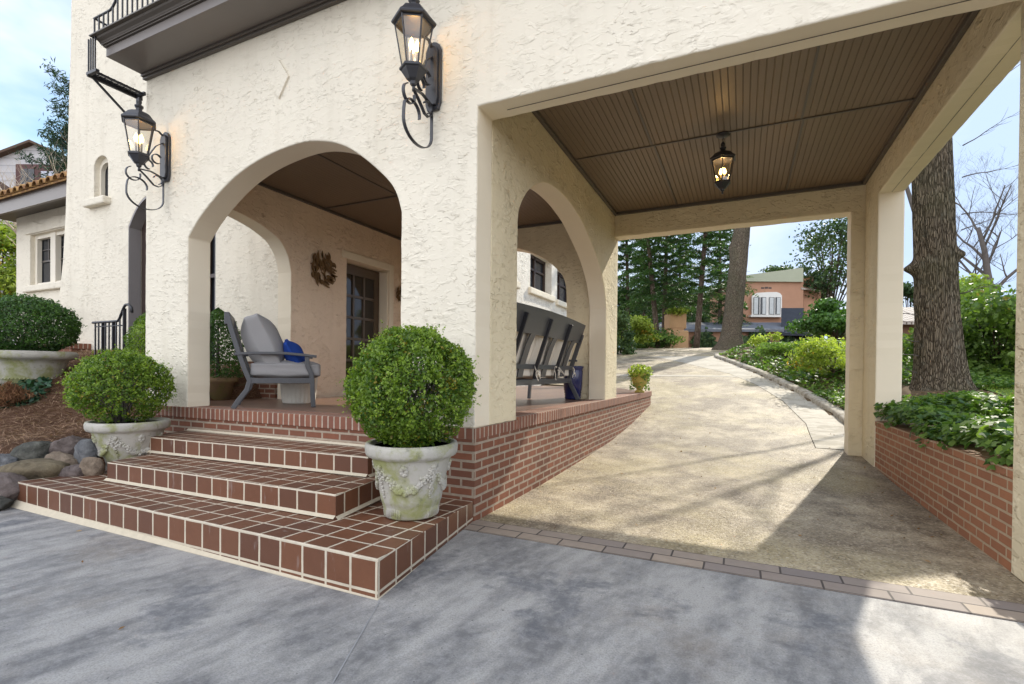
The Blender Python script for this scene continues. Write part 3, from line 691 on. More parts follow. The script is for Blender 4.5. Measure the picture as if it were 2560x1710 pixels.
# rear range seen through the porch: sunlit wall with windows, facing +X
RX = -3.9
wins = [(10.35, 12.2, 3.75, 4.9), (12.75, 14.6, 3.7, 4.82), (7.4, 9.3, 3.75, 4.9)]
import bmesh
def wallx(outer, holes, x0, x1, name, mat, parent):
    o = wall_holes([(p[0], p[1]) for p in outer], holes, 0, 1, name, mat, parent)
    me = o.data
    for v in me.vertices:
        y, t, z = v.co.x, v.co.y, v.co.z; v.co = (x0+(x1-x0)*t, y, z)
    me.flip_normals(); return o
hl = [[(a, c), (a, d), (b, d), (b, c)] for a, b, c, d in wins]
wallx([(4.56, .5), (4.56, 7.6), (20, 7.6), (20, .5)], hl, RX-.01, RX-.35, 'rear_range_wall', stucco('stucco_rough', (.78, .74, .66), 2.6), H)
MB().box(-9.5, RX-.36, 4.56, 19.9, .5, 7.5).build('rear_range_body', M_st, H)
for a, b, c, d in wins:
    wn = empty('rear_window'); wn.parent = H
    f = MB(); f.box(RX-.30, RX-.24, a, a+.09, c, d); f.box(RX-.30, RX-.24, b-.09, b, c, d); f.box(RX-.30, RX-.24, a, b, d-.09, d); f.box(RX-.30, RX-.24, (a+b)/2-.04, (a+b)/2+.04, c, d); f.box(RX-.3, RX-.25, a, b, (c+d)/2+.1, (c+d)/2+.16)
    f.build('frame', M_woodfr, wn); MB().box(RX-.34, RX-.31, a, b, c, d).build('pane', M_pane, wn)
    MB().box(RX-.2, RX+.09, a-.15, b+.15, c-.2, c-.003).build('sill', M_st, wn, bevel=.03)
# porch door (in left wall, recessed)
door = empty('porch_door'); door.parent = H
dx0 = -4.16; y0, y1, z0, z1 = 2.712, 3.728, .78, 2.985
f = MB()
f.box(dx0, dx0+.05, y0, y0+.12, z0, z1); f.box(dx0, dx0+.05, y1-.12, y1, z0, z1); f.box(dx0, dx0+.05, y0+.121, y1-.121, z1-.16, z1); f.box(dx0, dx0+.05, y0+.121, y1-.121, z0, z0+.22)
for k in range(1, 3): y = y0+.12+(y1-y0-.24)*k/3; f.box(dx0+.006, dx0+.044, y-.02, y+.02, z0+.221, z1-.161)
for k in range(1, 5): z = z0+.22+(z1-z0-.38)*k/5; f.box(dx0+.008, dx0+.042, y0+.121, y1-.121, z-.022, z+.022)
f.build('frame', plain('door_paint', (.115, .082, .052), .35, .5, .1, 20, .05), door)
MB().box(dx0+.012, dx0+.02, y0+.1, y1-.1, z0+.2, z1-.14).build('pane', M_dglass, door)
MB().box(dx0+.02, dx0+.045, y1-.27, y1-.20, 1.55, 1.66).build('white_sticker', M_white, door, bevel=.01)  # small white sticker on the door glass
hh = MB(); hh.tube([(dx0+.05, y1-.07, 1.62), (dx0+.10, y1-.07, 1.62), (dx0+.10, y1-.07, 1.45), (dx0+.05, y1-.07, 1.45)], .012); hh.build('handle', M_iron, door); MB().sphere((dx0+.07, y1-.07, 1.78), .028).build('deadbolt', M_iron, door)
tr = MB(); tr.box(-3.901, -3.878, 3.741, 3.86, FL+.01, 3.12); tr.box(-3.901, -3.879, 2.58, 3.74, 3.001, 3.12); tr.box(-3.99, -3.902, 3.70, 3.738, FL+.01, 2.96); tr.box(-4.08, -3.991, 3.715, 3.739, FL+.01, 2.97)
tr.build('door_surround', M_smooth, H, bevel=.006)

# balcony on the facade
BL, BR = -4.43, 1.4
b = MB(); b.box(BL, BR, -.04, -.001, 4.548, 4.572); b.box(BL, BR, -.06, -.001, 4.573, 4.60); b.build('balcony_bed_moulding', M_brown, H, bevel=.005)
b = MB(); b.box(BL+.0, BR, -.40, -.002, 4.601, 4.70); b.build('balcony_beam', M_brown2, H, bevel=.004)
b = MB(); b.box(BL-.02, BR, -.42, -.002, 4.701, 4.715); b.box(BL-.03, BR, -.435, -.002, 4.716, 4.73)
b.prism([(-.435, 4.731), (-.445, 4.745), (-.475, 4.762), (-.485, 4.778), (-.002, 4.778), (-.002, 4.731)], 'x', BL-.045, BR)
b.box(BL-.09, BR, -.52, -.002, 4.779, 4.792); b.build('balcony_cornice', M_brown, H, bevel=.002)
rl = MB(); ry = -.48
def railz(x): return 4.985+.36*ss(-4.2, -3.8, x)
pts = [(x_, ry, railz(x_)) for x_ in np.arange(-4.5, BR, .04)]
rl.tube(pts, .012, 6); rl.tube([(x_, ry, 4.83) for x_ in (-4.5, BR)], .008, 6)
x = -4.49
while x < BR: rl.bar((x, ry, 4.793), (x, ry, railz(x)), .013); x += .088
for y in (-.4, -.3, -.2, -.1): rl.bar((-4.49, y, 4.793), (-4.49, y, 4.985), .012)
rl.tube([(-4.49, ry, 4.985), (-4.49, -.02, 4.985)], .012, 6)
rl.build('balcony_railing', M_iron, H)
# iron side basket and bracket at the balcony's left end
bs = MB(); xa, xb, zb = -4.585, -4.455, 4.40
for k in range(4): x = xa+(xb-xa)*k/3; bs.bar((x, -.49, zb), (x, -.49, 4.779), .012)
bs.bar((xa-.01, -.49, zb), (xb+.05, -.49, zb), .035, .03); bs.bar((xa, -.50, zb), (xa, .04, zb), .03, .05); bs.bar((xb, -.49, zb), (xb, .0, zb), .015, .02); bs.bar((xa, -.015, zb), (xb+.03, -.015, zb), .025, .035)
for k in range(1, 5): x = xa+(xb-xa)*k/5; bs.bar((x, -.49, zb+.012), (x, 0, zb+.012), .007)
for k in range(1, 8): y = -.49+k*.062; bs.bar((xa, y, zb+.014), (xb, y, zb+.014), .007)
bs.bar((xa+.03, -.012, zb), (xa+.03, -.012, 4.02), .05, .03); bs.bar((xa, -.47, zb), (xa+.03, -.02, 4.04), .02)
bs.build('iron_basket', M_iron, H)

# ------------------------------------------------------------------ tiled steps
S = empty('tiled_steps', (0, 0, 0), label='three brown tiled steps with pale grout leading up to the porch', cat='steps')
def stepmesh(fl, frr, br, bl, zb, zf, zk, name, uo=0, vo=0):
    v = [(*fl, zb), (*frr, zb), (*br, zb), (*bl, zb), (*fl, zf), (*frr, zf), (*br, zk), (*bl, zk)]
    m = MB().add(v, [(0, 3, 2, 1), (4, 5, 6, 7), (0, 1, 5, 4), (1, 2, 6, 5), (2, 3, 7, 6), (3, 0, 4, 7)])
    return m.build(name, M_tile, S, bevel=.006, uv=True, uo=uo, vo=vo, vt=-frr[1]-.004)
stepmesh((-3.74, -1.385), (.212, -1.395), (.004, -.014), (-3.74, -.014), .0, .209, .165, 'lower_step', .148, -.0345)
stepmesh((-3.17, -.985), (-.536, -.935), (-.70, -.014), (-3.5, -.014), .15, .36, .35, 'middle_step', .365, -.19)
stepmesh((-3.46, -.515), (-.73, -.40), (-.80, -.014), (-3.62, -.014), .34, .515, .515, 'upper_step', .37, -.345)
mb = MB(); mb.add([(-3.80, -1.43, .001), (.222, -1.408, .001), (.02, -.216, .001), (-3.7, -.216, .001), (-3.75, -1.388, .05), (.214, -1.398, .004), (.006, -.216, .012), (-3.7, -.216, .03)], [(0, 1, 5, 4), (1, 2, 6, 5), (4, 5, 6, 7), (3, 0, 4, 7)])
mb.build('mortar_bed', M_mort, S)
mb = MB(); 
def fillet(a, b, z, n_, w_=.022, h=.02):
    a = np.array(a); b = np.array(b); n_ = np.array(n_)*w_
    mb.add([(*a, z+h), (*b, z+h), (*(b+n_), z+.002), (*(a+n_), z+.002)], [(0, 1, 2, 3)])
fillet((-3.18, -.986), (-.536, -.936), .199, (0, -1)); fillet((-.536, -.936), (-.70, -.02), .192, (1, 0))
fillet((-3.47, -.516), (-.73, -.401), .361, (0, -1)); fillet((-3.6, -.013), (-.8, -.013), .516, (0, -1)); fillet((-.73, -.401), (-.80, -.02), .355, (1, 0))
mb.build('grout_fillet', M_mort, S)

# planter wall on the right
P_ = empty('brick_planter', (3.55, 2.2, 0), label='low orange brick planter wall overgrown with ivy between the carport pillars', cat='planter')
MB().box(-.118, .14, -1.64, 1.77, -.05, .575).build('brick_wall', M_brick_pl, P_, uv=True, uo=2.2)
MB().box(-.125, .145, -1.64, 1.77, .576, .635).build('coping', M_brick_pl, P_, uv=True, bevel=.005, uo=2.1)

# ------------------------------------------------------------------ lanterns
def lantern_body(m_f, glass, root, n=6, hang=False, lit=True):
    kids0 = set(root.children)
    """origin at the middle of the lantern's base rim; root space"""
    ph = math.pi/n
    fr = MB(); fr.lathe([(.02, -.13), (.03, -.12), (.035, -.10), (.06, -.085), (.105, -.03), (.112, -.02), (.128, -.012), (.128, .004), (.11, .012), (.11, .014)], n=n, smooth=False, phase=ph)
    fr.tube([(0, 0, -.17), (0, 0, -.12)], .012, 8); fr.build('base', m_f, root)
    rf = MB(); rf.lathe([(.158, .335), (.200, .345), (.205, .355), (.198, .368), (.165, .395), (.125, .44), (.085, .462), (.04, .475), (.035, .50), (.05, .515), (.055, .525), (.025, .545), (.035, .575), (.03, .595), (.006, .625)], n=n, smooth=False, phase=ph)
    rf.build('roof', m_f, root)
    cg = MB()
    for k in range(n):
        a = 2*math.pi*k/n+ph; cg.bar((.102*math.cos(a), .102*math.sin(a), .01), (.172*math.cos(a), .172*math.sin(a), .34), .012)
    for k in range(n):
        a = 2*math.pi*k/n+ph; b_ = a+2*math.pi/n
        cg.bar((.165*math.cos(a), .165*math.sin(a), .33), (.165*math.cos(b_), .165*math.sin(b_), .33), .012)
    cg.build('cage', m_f, root)
    gl = MB(); gl.add([(q*math.cos(2*math.pi*k/n+ph), q*math.sin(2*math.pi*k/n+ph), z) for q, z in ((.1, .012), (.165, .33)) for k in range(n)], [(k, (k+1) % n, n+(k+1) % n, n+k) for k in range(n)])
    gl.build('glass', glass, root)
    cs = MB(); cs.lathe([(.05, .0), (.05, .03), (.03, .035)], n=12)
    bu = MB()
    for k in range(3):
        a = 2.1*k+.5; x, y = .032*math.cos(a), .032*math.sin(a); cs.tube([(x, y, .03), (x, y, .13)], .011, 8)
        bu.lathe([(.005, 0), (.02, .016), (.025, .04), (.017, .07), (.002, .10)], (x, y, .13), 10)
    cs.build('candles', M_candle, root); bu.build('bulbs', M_bulb, root)
    for c_ in root.children:
        if c_ not in kids0: c_.scale = (.85, .85, 1)
def wall_lantern(X, Z, label):
    t = empty('wall_lantern', (X, -.29, Z), label=label, cat='wall lamp', group='lanterns on the facade'); 
    lantern_body(M_bronze, M_lglass, t)
    bp = MB(); pts = [(-.055, -.16), (.055, -.16), (.075, -.10), (.075, .33), (.055, .37), (.03, .39), (0, .40), (-.03, .39), (-.055, .37), (-.075, .33), (-.075, -.10)]
    bp.prism([(p[0], p[1]-.03) for p in pts], 'y', .262, .287); bp.prism([(p[0]*.72, (p[1]-.12)*.88+.09) for p in pts], 'y', .24, .2625)
    bp.build('backplate', M_bronze, t, bevel=.006)
    scr = MB(); side_ = (1, 0, 0)
    def arc(cy, cz, r_, a0, a1, k=24, grow=0): return [(0, cy+(r_*(1+grow*i/k))*math.cos(a0+(a1-a0)*i/k), cz+(r_*(1+grow*i/k))*math.sin(a0+(a1-a0)*i/k)) for i in range(k+1)]
    W, T = .026, .008
    scr.ribbon([(0, .245, -.16), (0, .12, -.13), (0, .0, -.145)], W, T, side_)
    scr.ribbon([(0, 0, -.15)]+[(0, .07, -.20), (0, .15, -.27), (0, .2, -.275), (0, .235, -.25), (0, .25, -.2)], W, T, side_)
    scr.ribbon(arc(-.055, -.215, .07, 1.9, 6.6, 26), W, T, side_)
    scr.ribbon(arc(.19, -.20, .045, -1.3, 2.8, 20), W, T, side_)
    scr.ribbon([(0, .25, .24), (0, .17, .17), (0, .13, .1)]+[(0, .10, .04), (0, .075, -.01)], W, T, side_)
    scr.ribbon(arc(.18, .03, .05, .6, 5.4, 22), W, T, side_)
    scr.ribbon(arc(.10, -.06, .04, -.3, 4.8, 22, .3), W, T, side_)
    scr.ribbon([(0, .245, .31), (0, .2, .345), (0, .16, .34)], W, T, side_)
    # long lower scroll
    hook = [(0, .25, -.14), (0, .25, -.28), (0, .25, -.40)]+[(0, .1+.15*math.cos(a), -.42+.13*math.sin(a)*1.0) for a in np.linspace(0, -math.pi, 22)]
    hook = [(0, .25, -.14), (0, .25, -.28), (0, .25, -.40)]+[(0, .065+.185*math.cos(a), -.42+.14*math.sin(a)) for a in np.linspace(0, -math.pi, 22)]
    hook += [(0, -.118, -.36)]+[(0, -.015+.098*math.cos(a), -.33+.085*math.sin(a)) for a in np.linspace(math.pi, -.25, 16)]
    scr.ribbon(hook, W, T, side_)
    scr.build('scrollwork', M_bronze, t)
    pl_ = bpy.data.lights.new('lantern_light', 'POINT'); pl_.energy = 1.5; pl_.color = (1, .6, .25); pl_.shadow_soft_size = .03
    po = bpy.data.objects.new('lantern_light', pl_); col.objects.link(po); po.parent = t; po.location = (0, 0, .2)
    t.scale = (1, 1, 1); return t
wl = wall_lantern(-4.02, 3.50, 'left bronze wall lantern beside the small slit window, lit')
wr = wall_lantern(-.405, 3.53, 'right bronze wall lantern above the corner pillar, lit')
wl.rotation_euler = (0, 0, R(0))
hl_ = empty('hanging_lantern', (1.71, 2.45, 3.27), label='lit bronze lantern hanging on a chain from the brown carport ceiling', cat='pendant lamp')
lantern_body(M_bronze, M_lglass, hl_); 
for c_ in hl_.children: c_.scale = (.72, .72, .72); c_.location = (0, 0, .02)
cn = MB(); cn.lathe([(.075, .548), (.07, .535), (.03, .522), (.012, .518)], n=20); cn.build('ceiling_rose', M_bronze, hl_)
ch = MB()
for k in range(4):
    z = .462+k*.017; ax = (k % 2); ch.tube([(.007*math.cos(a)*(1-ax), .007*math.cos(a)*ax, z+.012*math.sin(a)) for a in np.linspace(0, 2*math.pi, 9)], .003, 5)
ch.build('chain', M_bronze, hl_)
pl_ = bpy.data.lights.new('lantern_light', 'POINT'); pl_.energy = 2; pl_.color = (1, .6, .25); pl_.shadow_soft_size = .03
po = bpy.data.objects.new('lantern_light', pl_); col.objects.link(po); po.parent = hl_; po.location = (0, 0, .17)

# ------------------------------------------------------------------ pots and boxwoods
def ellipj(b, k): pass
def swag_pot(name, loc, rr, hh, label, ph=0, mat=None, foot=.6):
    """classical planter: rolled rim, garland swags with grape clusters, acanthus foot"""
    t = empty(name, loc, label=label, cat='planter pot', group='cast stone pots on the steps')
    b = MB(); rb = rr*foot
    b.lathe([(rb*.97, 0), (rb, .01), (rb*1.02, hh*.12), (rb*1.08, hh*.2), (rb*1.1, hh*.215), (rb*1.11, hh*.25), (rr*.74, hh*.5), (rr*.85, hh*.78), (rr*.86, hh*.80), (rr*.97, hh*.83), (rr, hh*.87), (rr*1.01, hh*.95), (rr*.985, hh), (rr*.88, hh*.995), (rr*.86, hh*.9)], n=56)
    r_ = random.Random(3)
    def rad(z): return float(np.interp(z/hh, [0, .25, .5, .78], [rb, rb*1.11, rr*.74, rr*.85]))
    nsw = 4
    for s_ in range(nsw):
        a0 = ph+s_*2*math.pi/nsw
        for k in range(23):  # swag
            u = k/22; a = a0+u*2*math.pi/nsw; z = hh*(.70-.30*math.sin(math.pi*u)); q = rad(z)
            for e in range(5):
                aa = a+r_.uniform(-.07, .07); zz = z+r_.uniform(-.035, .035)*hh*1.2
                b.sphere((q*math.cos(aa)*1.01, q*math.sin(aa)*1.01, zz), hh*.026*(.6+.8*math.sin(math.pi*u)), 6, 4)
        for k in range(16):  # hanging cluster
            u = k/15; z = hh*(.72-.42*u); wv = .10*(1-.6*u)
            for e in range(3):
                aa = a0+r_.uniform(-wv, wv); b.sphere((rad(z)*math.cos(aa)*1.012, rad(z)*math.sin(aa)*1.012, z), hh*.028*(1-.3*u), 6, 4)
        for k in range(7):  # rosette / mask
            aa = a0+2*math.pi/nsw*.5+.06*math.cos(k*.9); z = hh*(.68+.05*math.sin(k*.9)); b.sphere((rad(z)*math.cos(aa), rad(z)*math.sin(aa), z), hh*.035, 6, 4)
        for k in range(7):  # acanthus at the foot
            aa = a0+.3+(k-3)*.09; z = hh*(.12-.012*abs(k-3)); b.sphere((rb*1.0*math.cos(aa), rb*1.0*math.sin(aa), z), hh*.05, 6, 4, (.5, .5, 1.5))
    b.build('pot', mat or M_pot, t)
    MB().lathe([(.001, hh*.94), (rr*.86, hh*.94)], n=24).build('soil', M_soil, t)
    return t
def boxwood(name, loc, rad, n, size, label, mat, gaps=.0, seed=0, trunk_h=.2, shell=.3, group=None, lump=.055):
    t = empty(name, loc, label=label, cat='shrub', group=group)
    P, d, q = ball((0, 0, rad[2]*.92), rad, n, shell, seed, lump, .0, 3.2)
    dent = vnoise(d, 13, seed+20); P = P*(1+.022*dent[:, None]*np.array((1, 1, .6)))
    if gaps:
        keep = np.ones(len(P), bool); hole = vnoise(d, 5, seed+9)+.6*vnoise(d, 11, seed+10); lean = -d[:, 2]*.8+d[:, 0]*.35
        keep = hole+lean*gaps < .52+.3*rng.uniform(-1, 1, len(P)); P, d, q = P[keep], d[keep], q[keep]
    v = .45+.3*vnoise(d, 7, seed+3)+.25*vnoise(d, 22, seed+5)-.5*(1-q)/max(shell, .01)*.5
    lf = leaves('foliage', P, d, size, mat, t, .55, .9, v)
    # stray sprigs for an uneven outline
    k = 420; d2 = rng.normal(0, 1, (k, 3)); d2 /= np.linalg.norm(d2, axis=1)[:, None]; d2 = d2[d2[:, 2] > -.55]; k = len(d2)
    l2 = 1+lump*vnoise(d2, 3.2, seed)+lump*.5*vnoise(d2, 9.6, seed+1); m_ = 9
    base_ = np.array((0, 0, rad[2]*.92))+d2*l2[:, None]*np.array(rad); ln = rng.uniform(.015, .06, k)
    tt = rng.uniform(-.6, 1, (k, m_)); dd_ = d2+rng.normal(0, .3, (k, 3)); P2 = (base_[:, None]+dd_[:, None]*(tt*ln[:, None])[..., None]+rng.normal(0, .006, (k, m_, 3))).reshape(-1, 3)
    leaves('shoots', P2, np.repeat(d2, m_, 0), size*.85, mat, t, .5, .9, np.full(len(P2), .8))
    # branches
    br = MB(); r_ = random.Random(seed)
    for i in range(26):
        a = r_.uniform(0, 6.28); e = r_.uniform(.15, 1.35); rr_ = r_.uniform(.75, .95)
        tip = (rad[0]*rr_*math.cos(a)*math.cos(e), rad[1]*rr_*math.sin(a)*math.cos(e), rad[2]*.92+rad[2]*rr_*(math.sin(e)*.95-.35))
        m1 = (tip[0]*.35+r_.uniform(-.02, .02), tip[1]*.35, tip[2]*.45)
        br.tube([(tip[0]*.08, tip[1]*.08, -.05), m1, tip], [.011, .007, .002], 5)
        for q_ in range(4):
            s0 = .45+.12*q_; p0 = [m1[c]+(tip[c]-m1[c])*s0 for c in range(3)]
            br.tube([p0, (p0[0]+r_.uniform(-.12, .12), p0[1]+r_.uniform(-.12, .12), p0[2]+r_.uniform(.02, .14))], [.004, .001], 4)
    br.build('branches', M_twig, t)
    return t
pr = onZ(1026, 1287, .195)
swag_pot('stone_planter', (pr[0]-.02, pr[1]+.04, .196), .318, .505, 'tall cast stone pot with grape swags on the right of the steps', ph=-math.pi/2-.35)
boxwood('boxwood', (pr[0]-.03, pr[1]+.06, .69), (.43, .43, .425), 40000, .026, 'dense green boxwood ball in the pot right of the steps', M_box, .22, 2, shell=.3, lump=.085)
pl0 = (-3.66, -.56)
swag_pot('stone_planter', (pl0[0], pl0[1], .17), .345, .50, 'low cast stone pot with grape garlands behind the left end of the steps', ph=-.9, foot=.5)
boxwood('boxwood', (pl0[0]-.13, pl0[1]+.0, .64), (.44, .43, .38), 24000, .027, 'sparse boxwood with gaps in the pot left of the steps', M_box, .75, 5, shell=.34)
# big bowl on the mulch
bw = at(66, 958, 6.9); bz = ground(bw[0], bw[1]); print('bowl', bw, bz)
t = empty('stone_bowl_planter', (bw[0], bw[1], bz-.02), label='wide shallow cast stone bowl on the mulch at the left edge', cat='planter pot')
b = MB(); b.lathe([(.30, 0), (.32, .04), (.345, .07), (.36, .10), (.365, .12), (.42, .30), (.45, .355), (.53, .37), (.55, .40), (.55, .45), (.53, .475), (.48, .47), (.46, .44)], n=64, mod=lambda a, z: 1+(.012*abs(math.sin(a*14)) if .12 < z < .34 else 0))
for k in range(60): a = k*2*math.pi/60; b.sphere((.362*math.cos(a), .362*math.sin(a), .10), .013, 6, 4)
b.build('bowl', M_pot, t); MB().lathe([(.001, .44), (.47, .44)], n=24).build('soil', M_soil, t)
boxwood('boxwood', (bw[0], bw[1], bz+.42), (.58, .58, .42), 25000, .032, 'broad dark boxwood dome filling the wide stone bowl', M_box2, 0, 8, shell=.25)

# topiary shrubs by the tower: one seen left of the front pillar, one in a terracotta pot behind it
def topiary(loc, r_, h, n, label, mat, size=.035, seed=1):
    t = empty('conical_shrub', loc, label=label, cat='shrub')
    u = rng.uniform(0, 1, n); a = rng.uniform(0, 2*math.pi, n); q = r_*(1-u**5)*(.78+.27*rng.uniform(0, 1, n)); d = np.stack([np.cos(a), np.sin(a), np.full(n, .4)], 1)
    q *= 1+.12*vnoise(np.stack([np.cos(a), np.sin(a), u*4], 1), 3, seed)
    P = np.stack([q*np.cos(a), q*np.sin(a), u*h], 1)
    leaves('foliage', P, d, size, mat, t, .5, .8, .5+.4*vnoise(P, 6, seed)); MB().tube([(0, 0, -.1), (0, 0, h*.8)], [.03, .01], 6).build('stem', M_twig, t); return t
topiary((-5.42, .62, .95), .30, 1.05, 9000, 'tall clipped green shrub behind the left porch pillar', M_box, seed=4)
s_ = topiary((-4.62, 1.02, 1.08), .30, .95, 8000, 'loose conifer shrub in the terracotta pot outside the left arch', M_box2, seed=6)
t = empty('terracotta_pot', (-4.62, 1.02, .768), label='mossy terracotta pot seen through the left side of the front arch', cat='planter pot')
t.location.z = .77
MB().lathe([(.15, 0), (.2, .24), (.235, .245), (.24, .32), (.21, .325), (.2, .28)], n=32).build('pot', M_terr, t)
MB().lathe([(.001, .29), (.2, .29)], n=20).build('soil', M_soil, t)
MB().box(-5.4, -4.17, .3, 1.58, .5, .767).build('side_terrace', M_floor, H, uv=True)

# ------------------------------------------------------------------ rocks
def rock(px, py, w_, h_, D, mat, label, seed, asp=.8, tilt=0):
    c = at(px, py, D-.22); r_ = np.random.default_rng(seed)
    bm = bmesh.new(); bmesh.ops.create_icosphere(bm, subdivisions=4, radius=1)
    sx, sz = w_*D/F/2*.93, h_*D/F/2*1.15
    planes = [(v/np.linalg.norm(v), r_.uniform(.66, .93)) for v in r_.normal(0, 1, (14, 3))]
    for v in bm.verts:
        p = np.array(v.co)
        for n_, dd in planes:
            e = p@n_-dd
            if e > 0: p = p-n_*e*.96
        p = p*(1+.03*math.sin(p[0]*7+seed)+.02*math.sin(p[1]*13+p[2]*9)+.022*math.sin(p[0]*19+p[2]*15+seed)*math.sin(p[1]*17+2*seed))
        p = p*np.array((sx, sx*asp, sz))*1.1
        v.co = (p[0], p[1], p[2]+p[0]*tilt)
    me = bpy.data.meshes.new('rock'); bm.to_mesh(me); bm.free(); me.polygons.foreach_set('use_smooth', [True]*len(me.polygons)); me.materials.append(mat)
    o = bpy.data.objects.new('rock', me); col.objects.link(o); o.location = c; o.rotation_euler = (0, 0, YAW)
    o['label'] = label; o['category'] = 'rock'; o['group'] = 'rocks edging the mulch bed'
M_rk1 = rockm('rock_dark', (.06, .062, .055), (.17, .165, .14)); M_rk2 = rockm('rock_mauve', (.13, .10, .09), (.27, .22, .20)); M_rk3 = rockm('rock_blue', (.11, .115, .125), (.27, .27, .27)); M_rk4 = rockm('rock_tan', (.22, .165, .12), (.38, .30, .22)); M_rk5 = rockm('rock_moss', (.14, .11, .075), (.27, .22, .14))
rocks = [(84, 1137, 100, 62, 5.15, M_rk1, 'dark grey boulder at the back of the rock edging'), (174, 1118, 82, 50, 5.25, M_rk2, 'mauve rock topmost beside the left stone pot'),
 (216, 1138, 58, 62, 5.0, M_rk3, 'blue grey upright rock touching the left stone pot'), (157, 1160, 78, 52, 4.95, M_rk4, 'tan angular rock in the middle of the rock edging'),
 (66, 1183, 165, 50, 4.75, M_rk5, 'long mossy brown slab like rock'), (12, 1160, 60, 42, 4.95, M_rk3, 'small grey rock at the photo edge above the long slab'),
 (182, 1180, 60, 34, 4.8, M_rk2, 'small flat brown rock left of the tan rock'), (228, 1170, 56, 48, 4.85, M_rk4, 'small tan rock under the left stone pot'),
 (12, 1232, 110, 78, 4.5, M_rk2, 'big rounded mauve brown rock against the lower step'), (110, 1215, 120, 46, 4.85, M_rk1, 'low dark rock tucked under the long slab rock'), (-12, 1262, 80, 34, 4.35, M_rk1, 'dark low rock on the court at the left edge')]
for i, r_ in enumerate(rocks): rock(*r_, seed=i+3, tilt=(.12, .15, .05, -.1, .12, 0, 0, .1, 0, 0, 0)[i])

# ground cover, dry tuft, litter on the mulch
def on_ground(cx, cy, rx, ry, n, lift=.03):
    a = rng.uniform(0, 2*math.pi, n); q = np.sqrt(rng.uniform(0, 1, n)); x = cx+rx*q*np.cos(a); y = cy+ry*q*np.sin(a)
    z = np.array([ground(X, Y) for X, Y in zip(x, y)])+rng.uniform(0, 1, n)*lift; return np.stack([x, y, z], 1)
gc = onZ(70, 985, bz+.03)
P = on_ground(bw[0]+.1, bw[1]-.32, .85, .42, 1500, .12); o = leaves('ground_cover', P, np.tile((0, -.3, 1.), (len(P), 1)), .085, M_hosta, None, .55, .5)
tag(o, 'dark green leafy ground cover around the wide stone bowl', 'ground cover', kind='stuff')
tf_ = at(22, 1035, 6.2); tz = ground(tf_[0], tf_[1])
n = 2200; a = rng.uniform(0, 6.28, n); q = rng.uniform(0, 1, n)**.7; u = rng.uniform(0, 1, n)
P = np.stack([tf_[0]+.30*q*np.cos(a)*(.4+.6*u), tf_[1]+.30*q*np.sin(a)*(.4+.6*u), tz+u*.30*(1-.6*q)], 1)
d = np.stack([np.cos(a)*.3, np.sin(a)*.3, np.zeros(n)], 1); o = leaves('dry_grass_tuft', P, d+np.array((0, -1., 0)), .10, M_dry, None, .09, .5, None, droop=-1.2)
tag(o, 'brown dry grass tuft on the mulch at the left edge', 'grass tuft')
P = np.stack([rng.uniform(-9, -4.2, 500), rng.uniform(-1.3, 1.4, 500), np.zeros(500)], 1); P[:, 2] = [ground(a, b)+.035 for a, b in P[:, :2]]
o = leaves('leaf_litter', P, np.tile((0, 0, 1.), (500, 1)), .035, M_litter, None, .5, .35); tag(o, 'scattered pale dead leaves on the mulch', 'leaf litter', kind='stuff')
P = []
for k in range(420):
    y = random.uniform(.1, 20)
    if k % 3 == 0: x = random.gauss(.10, .12) if y < 8 else xc(y)-abs(random.gauss(0, .15))
    elif k % 3 == 1: x = (3.38 if y < 4.6 else xc(y))-abs(random.gauss(0, .22))
    else: x = random.uniform(.2, 3.2)
    if x < .03: continue
    P.append((x, y, hd(y)+.014))
for k in range(26): P.append((random.uniform(-6, 3), random.uniform(-3.2, -1.5), .008))
P = np.array(P); o = leaves('leaf_litter', P, np.tile((0, 0, 1.), (len(P), 1)), .035, M_litter, None, .5, .3); tag(o, 'small dead leaves scattered over the driveway and along its kerb', 'leaf litter', kind='stuff')
# pine straw fibres for relief
n = 24000; P = np.stack([rng.uniform(-9.5, -4.1, n), rng.uniform(-1.45, 1.6, n), np.zeros(n)], 1); P[:, 2] = [ground(a, b)+.02 for a, b in P[:, :2]]; P[:, 2] += rng.uniform(0, .02, n)
o = leaves('pine_straw', P, np.tile((0, 0, 1.), (n, 1)), .13, M_straw, None, .045, .3); tag(o, 'brown pine straw needles covering the mulch bed', 'pine straw', kind='stuff')

# iron hand railing by the tall window
rl = empty('iron_railing', (-7.3, 1.0, 0), label='small black iron railing rising beside the tall dark window', cat='railing')
m = MB(); xs_ = [-.35+.10*k for k in range(0, 9)]
def rz_(x): return 1.93+.25*ss(.28, .52, x)
for x in xs_: m.bar((x, 0, .9), (x, 0, rz_(x)), .018)
for x in (-.35+.2, -.35+.5, -.35+.8): m.bar((x, .02, .9), (x, .02, rz_(x)), .03)
m.build('balusters', M_iron, rl); MB().tube([(x, 0, rz_(x)) for x in np.arange(-.42, .62, .04)]+[(.66, 0, 2.13), (.68, 0, 2.05)], .02, 8).build('handrail', M_iron, rl)
MB().tube([(x, 0, 1.86) for x in np.arange(-.35, .5, .1)], .01, 6).build('lower_rail', M_iron, rl)

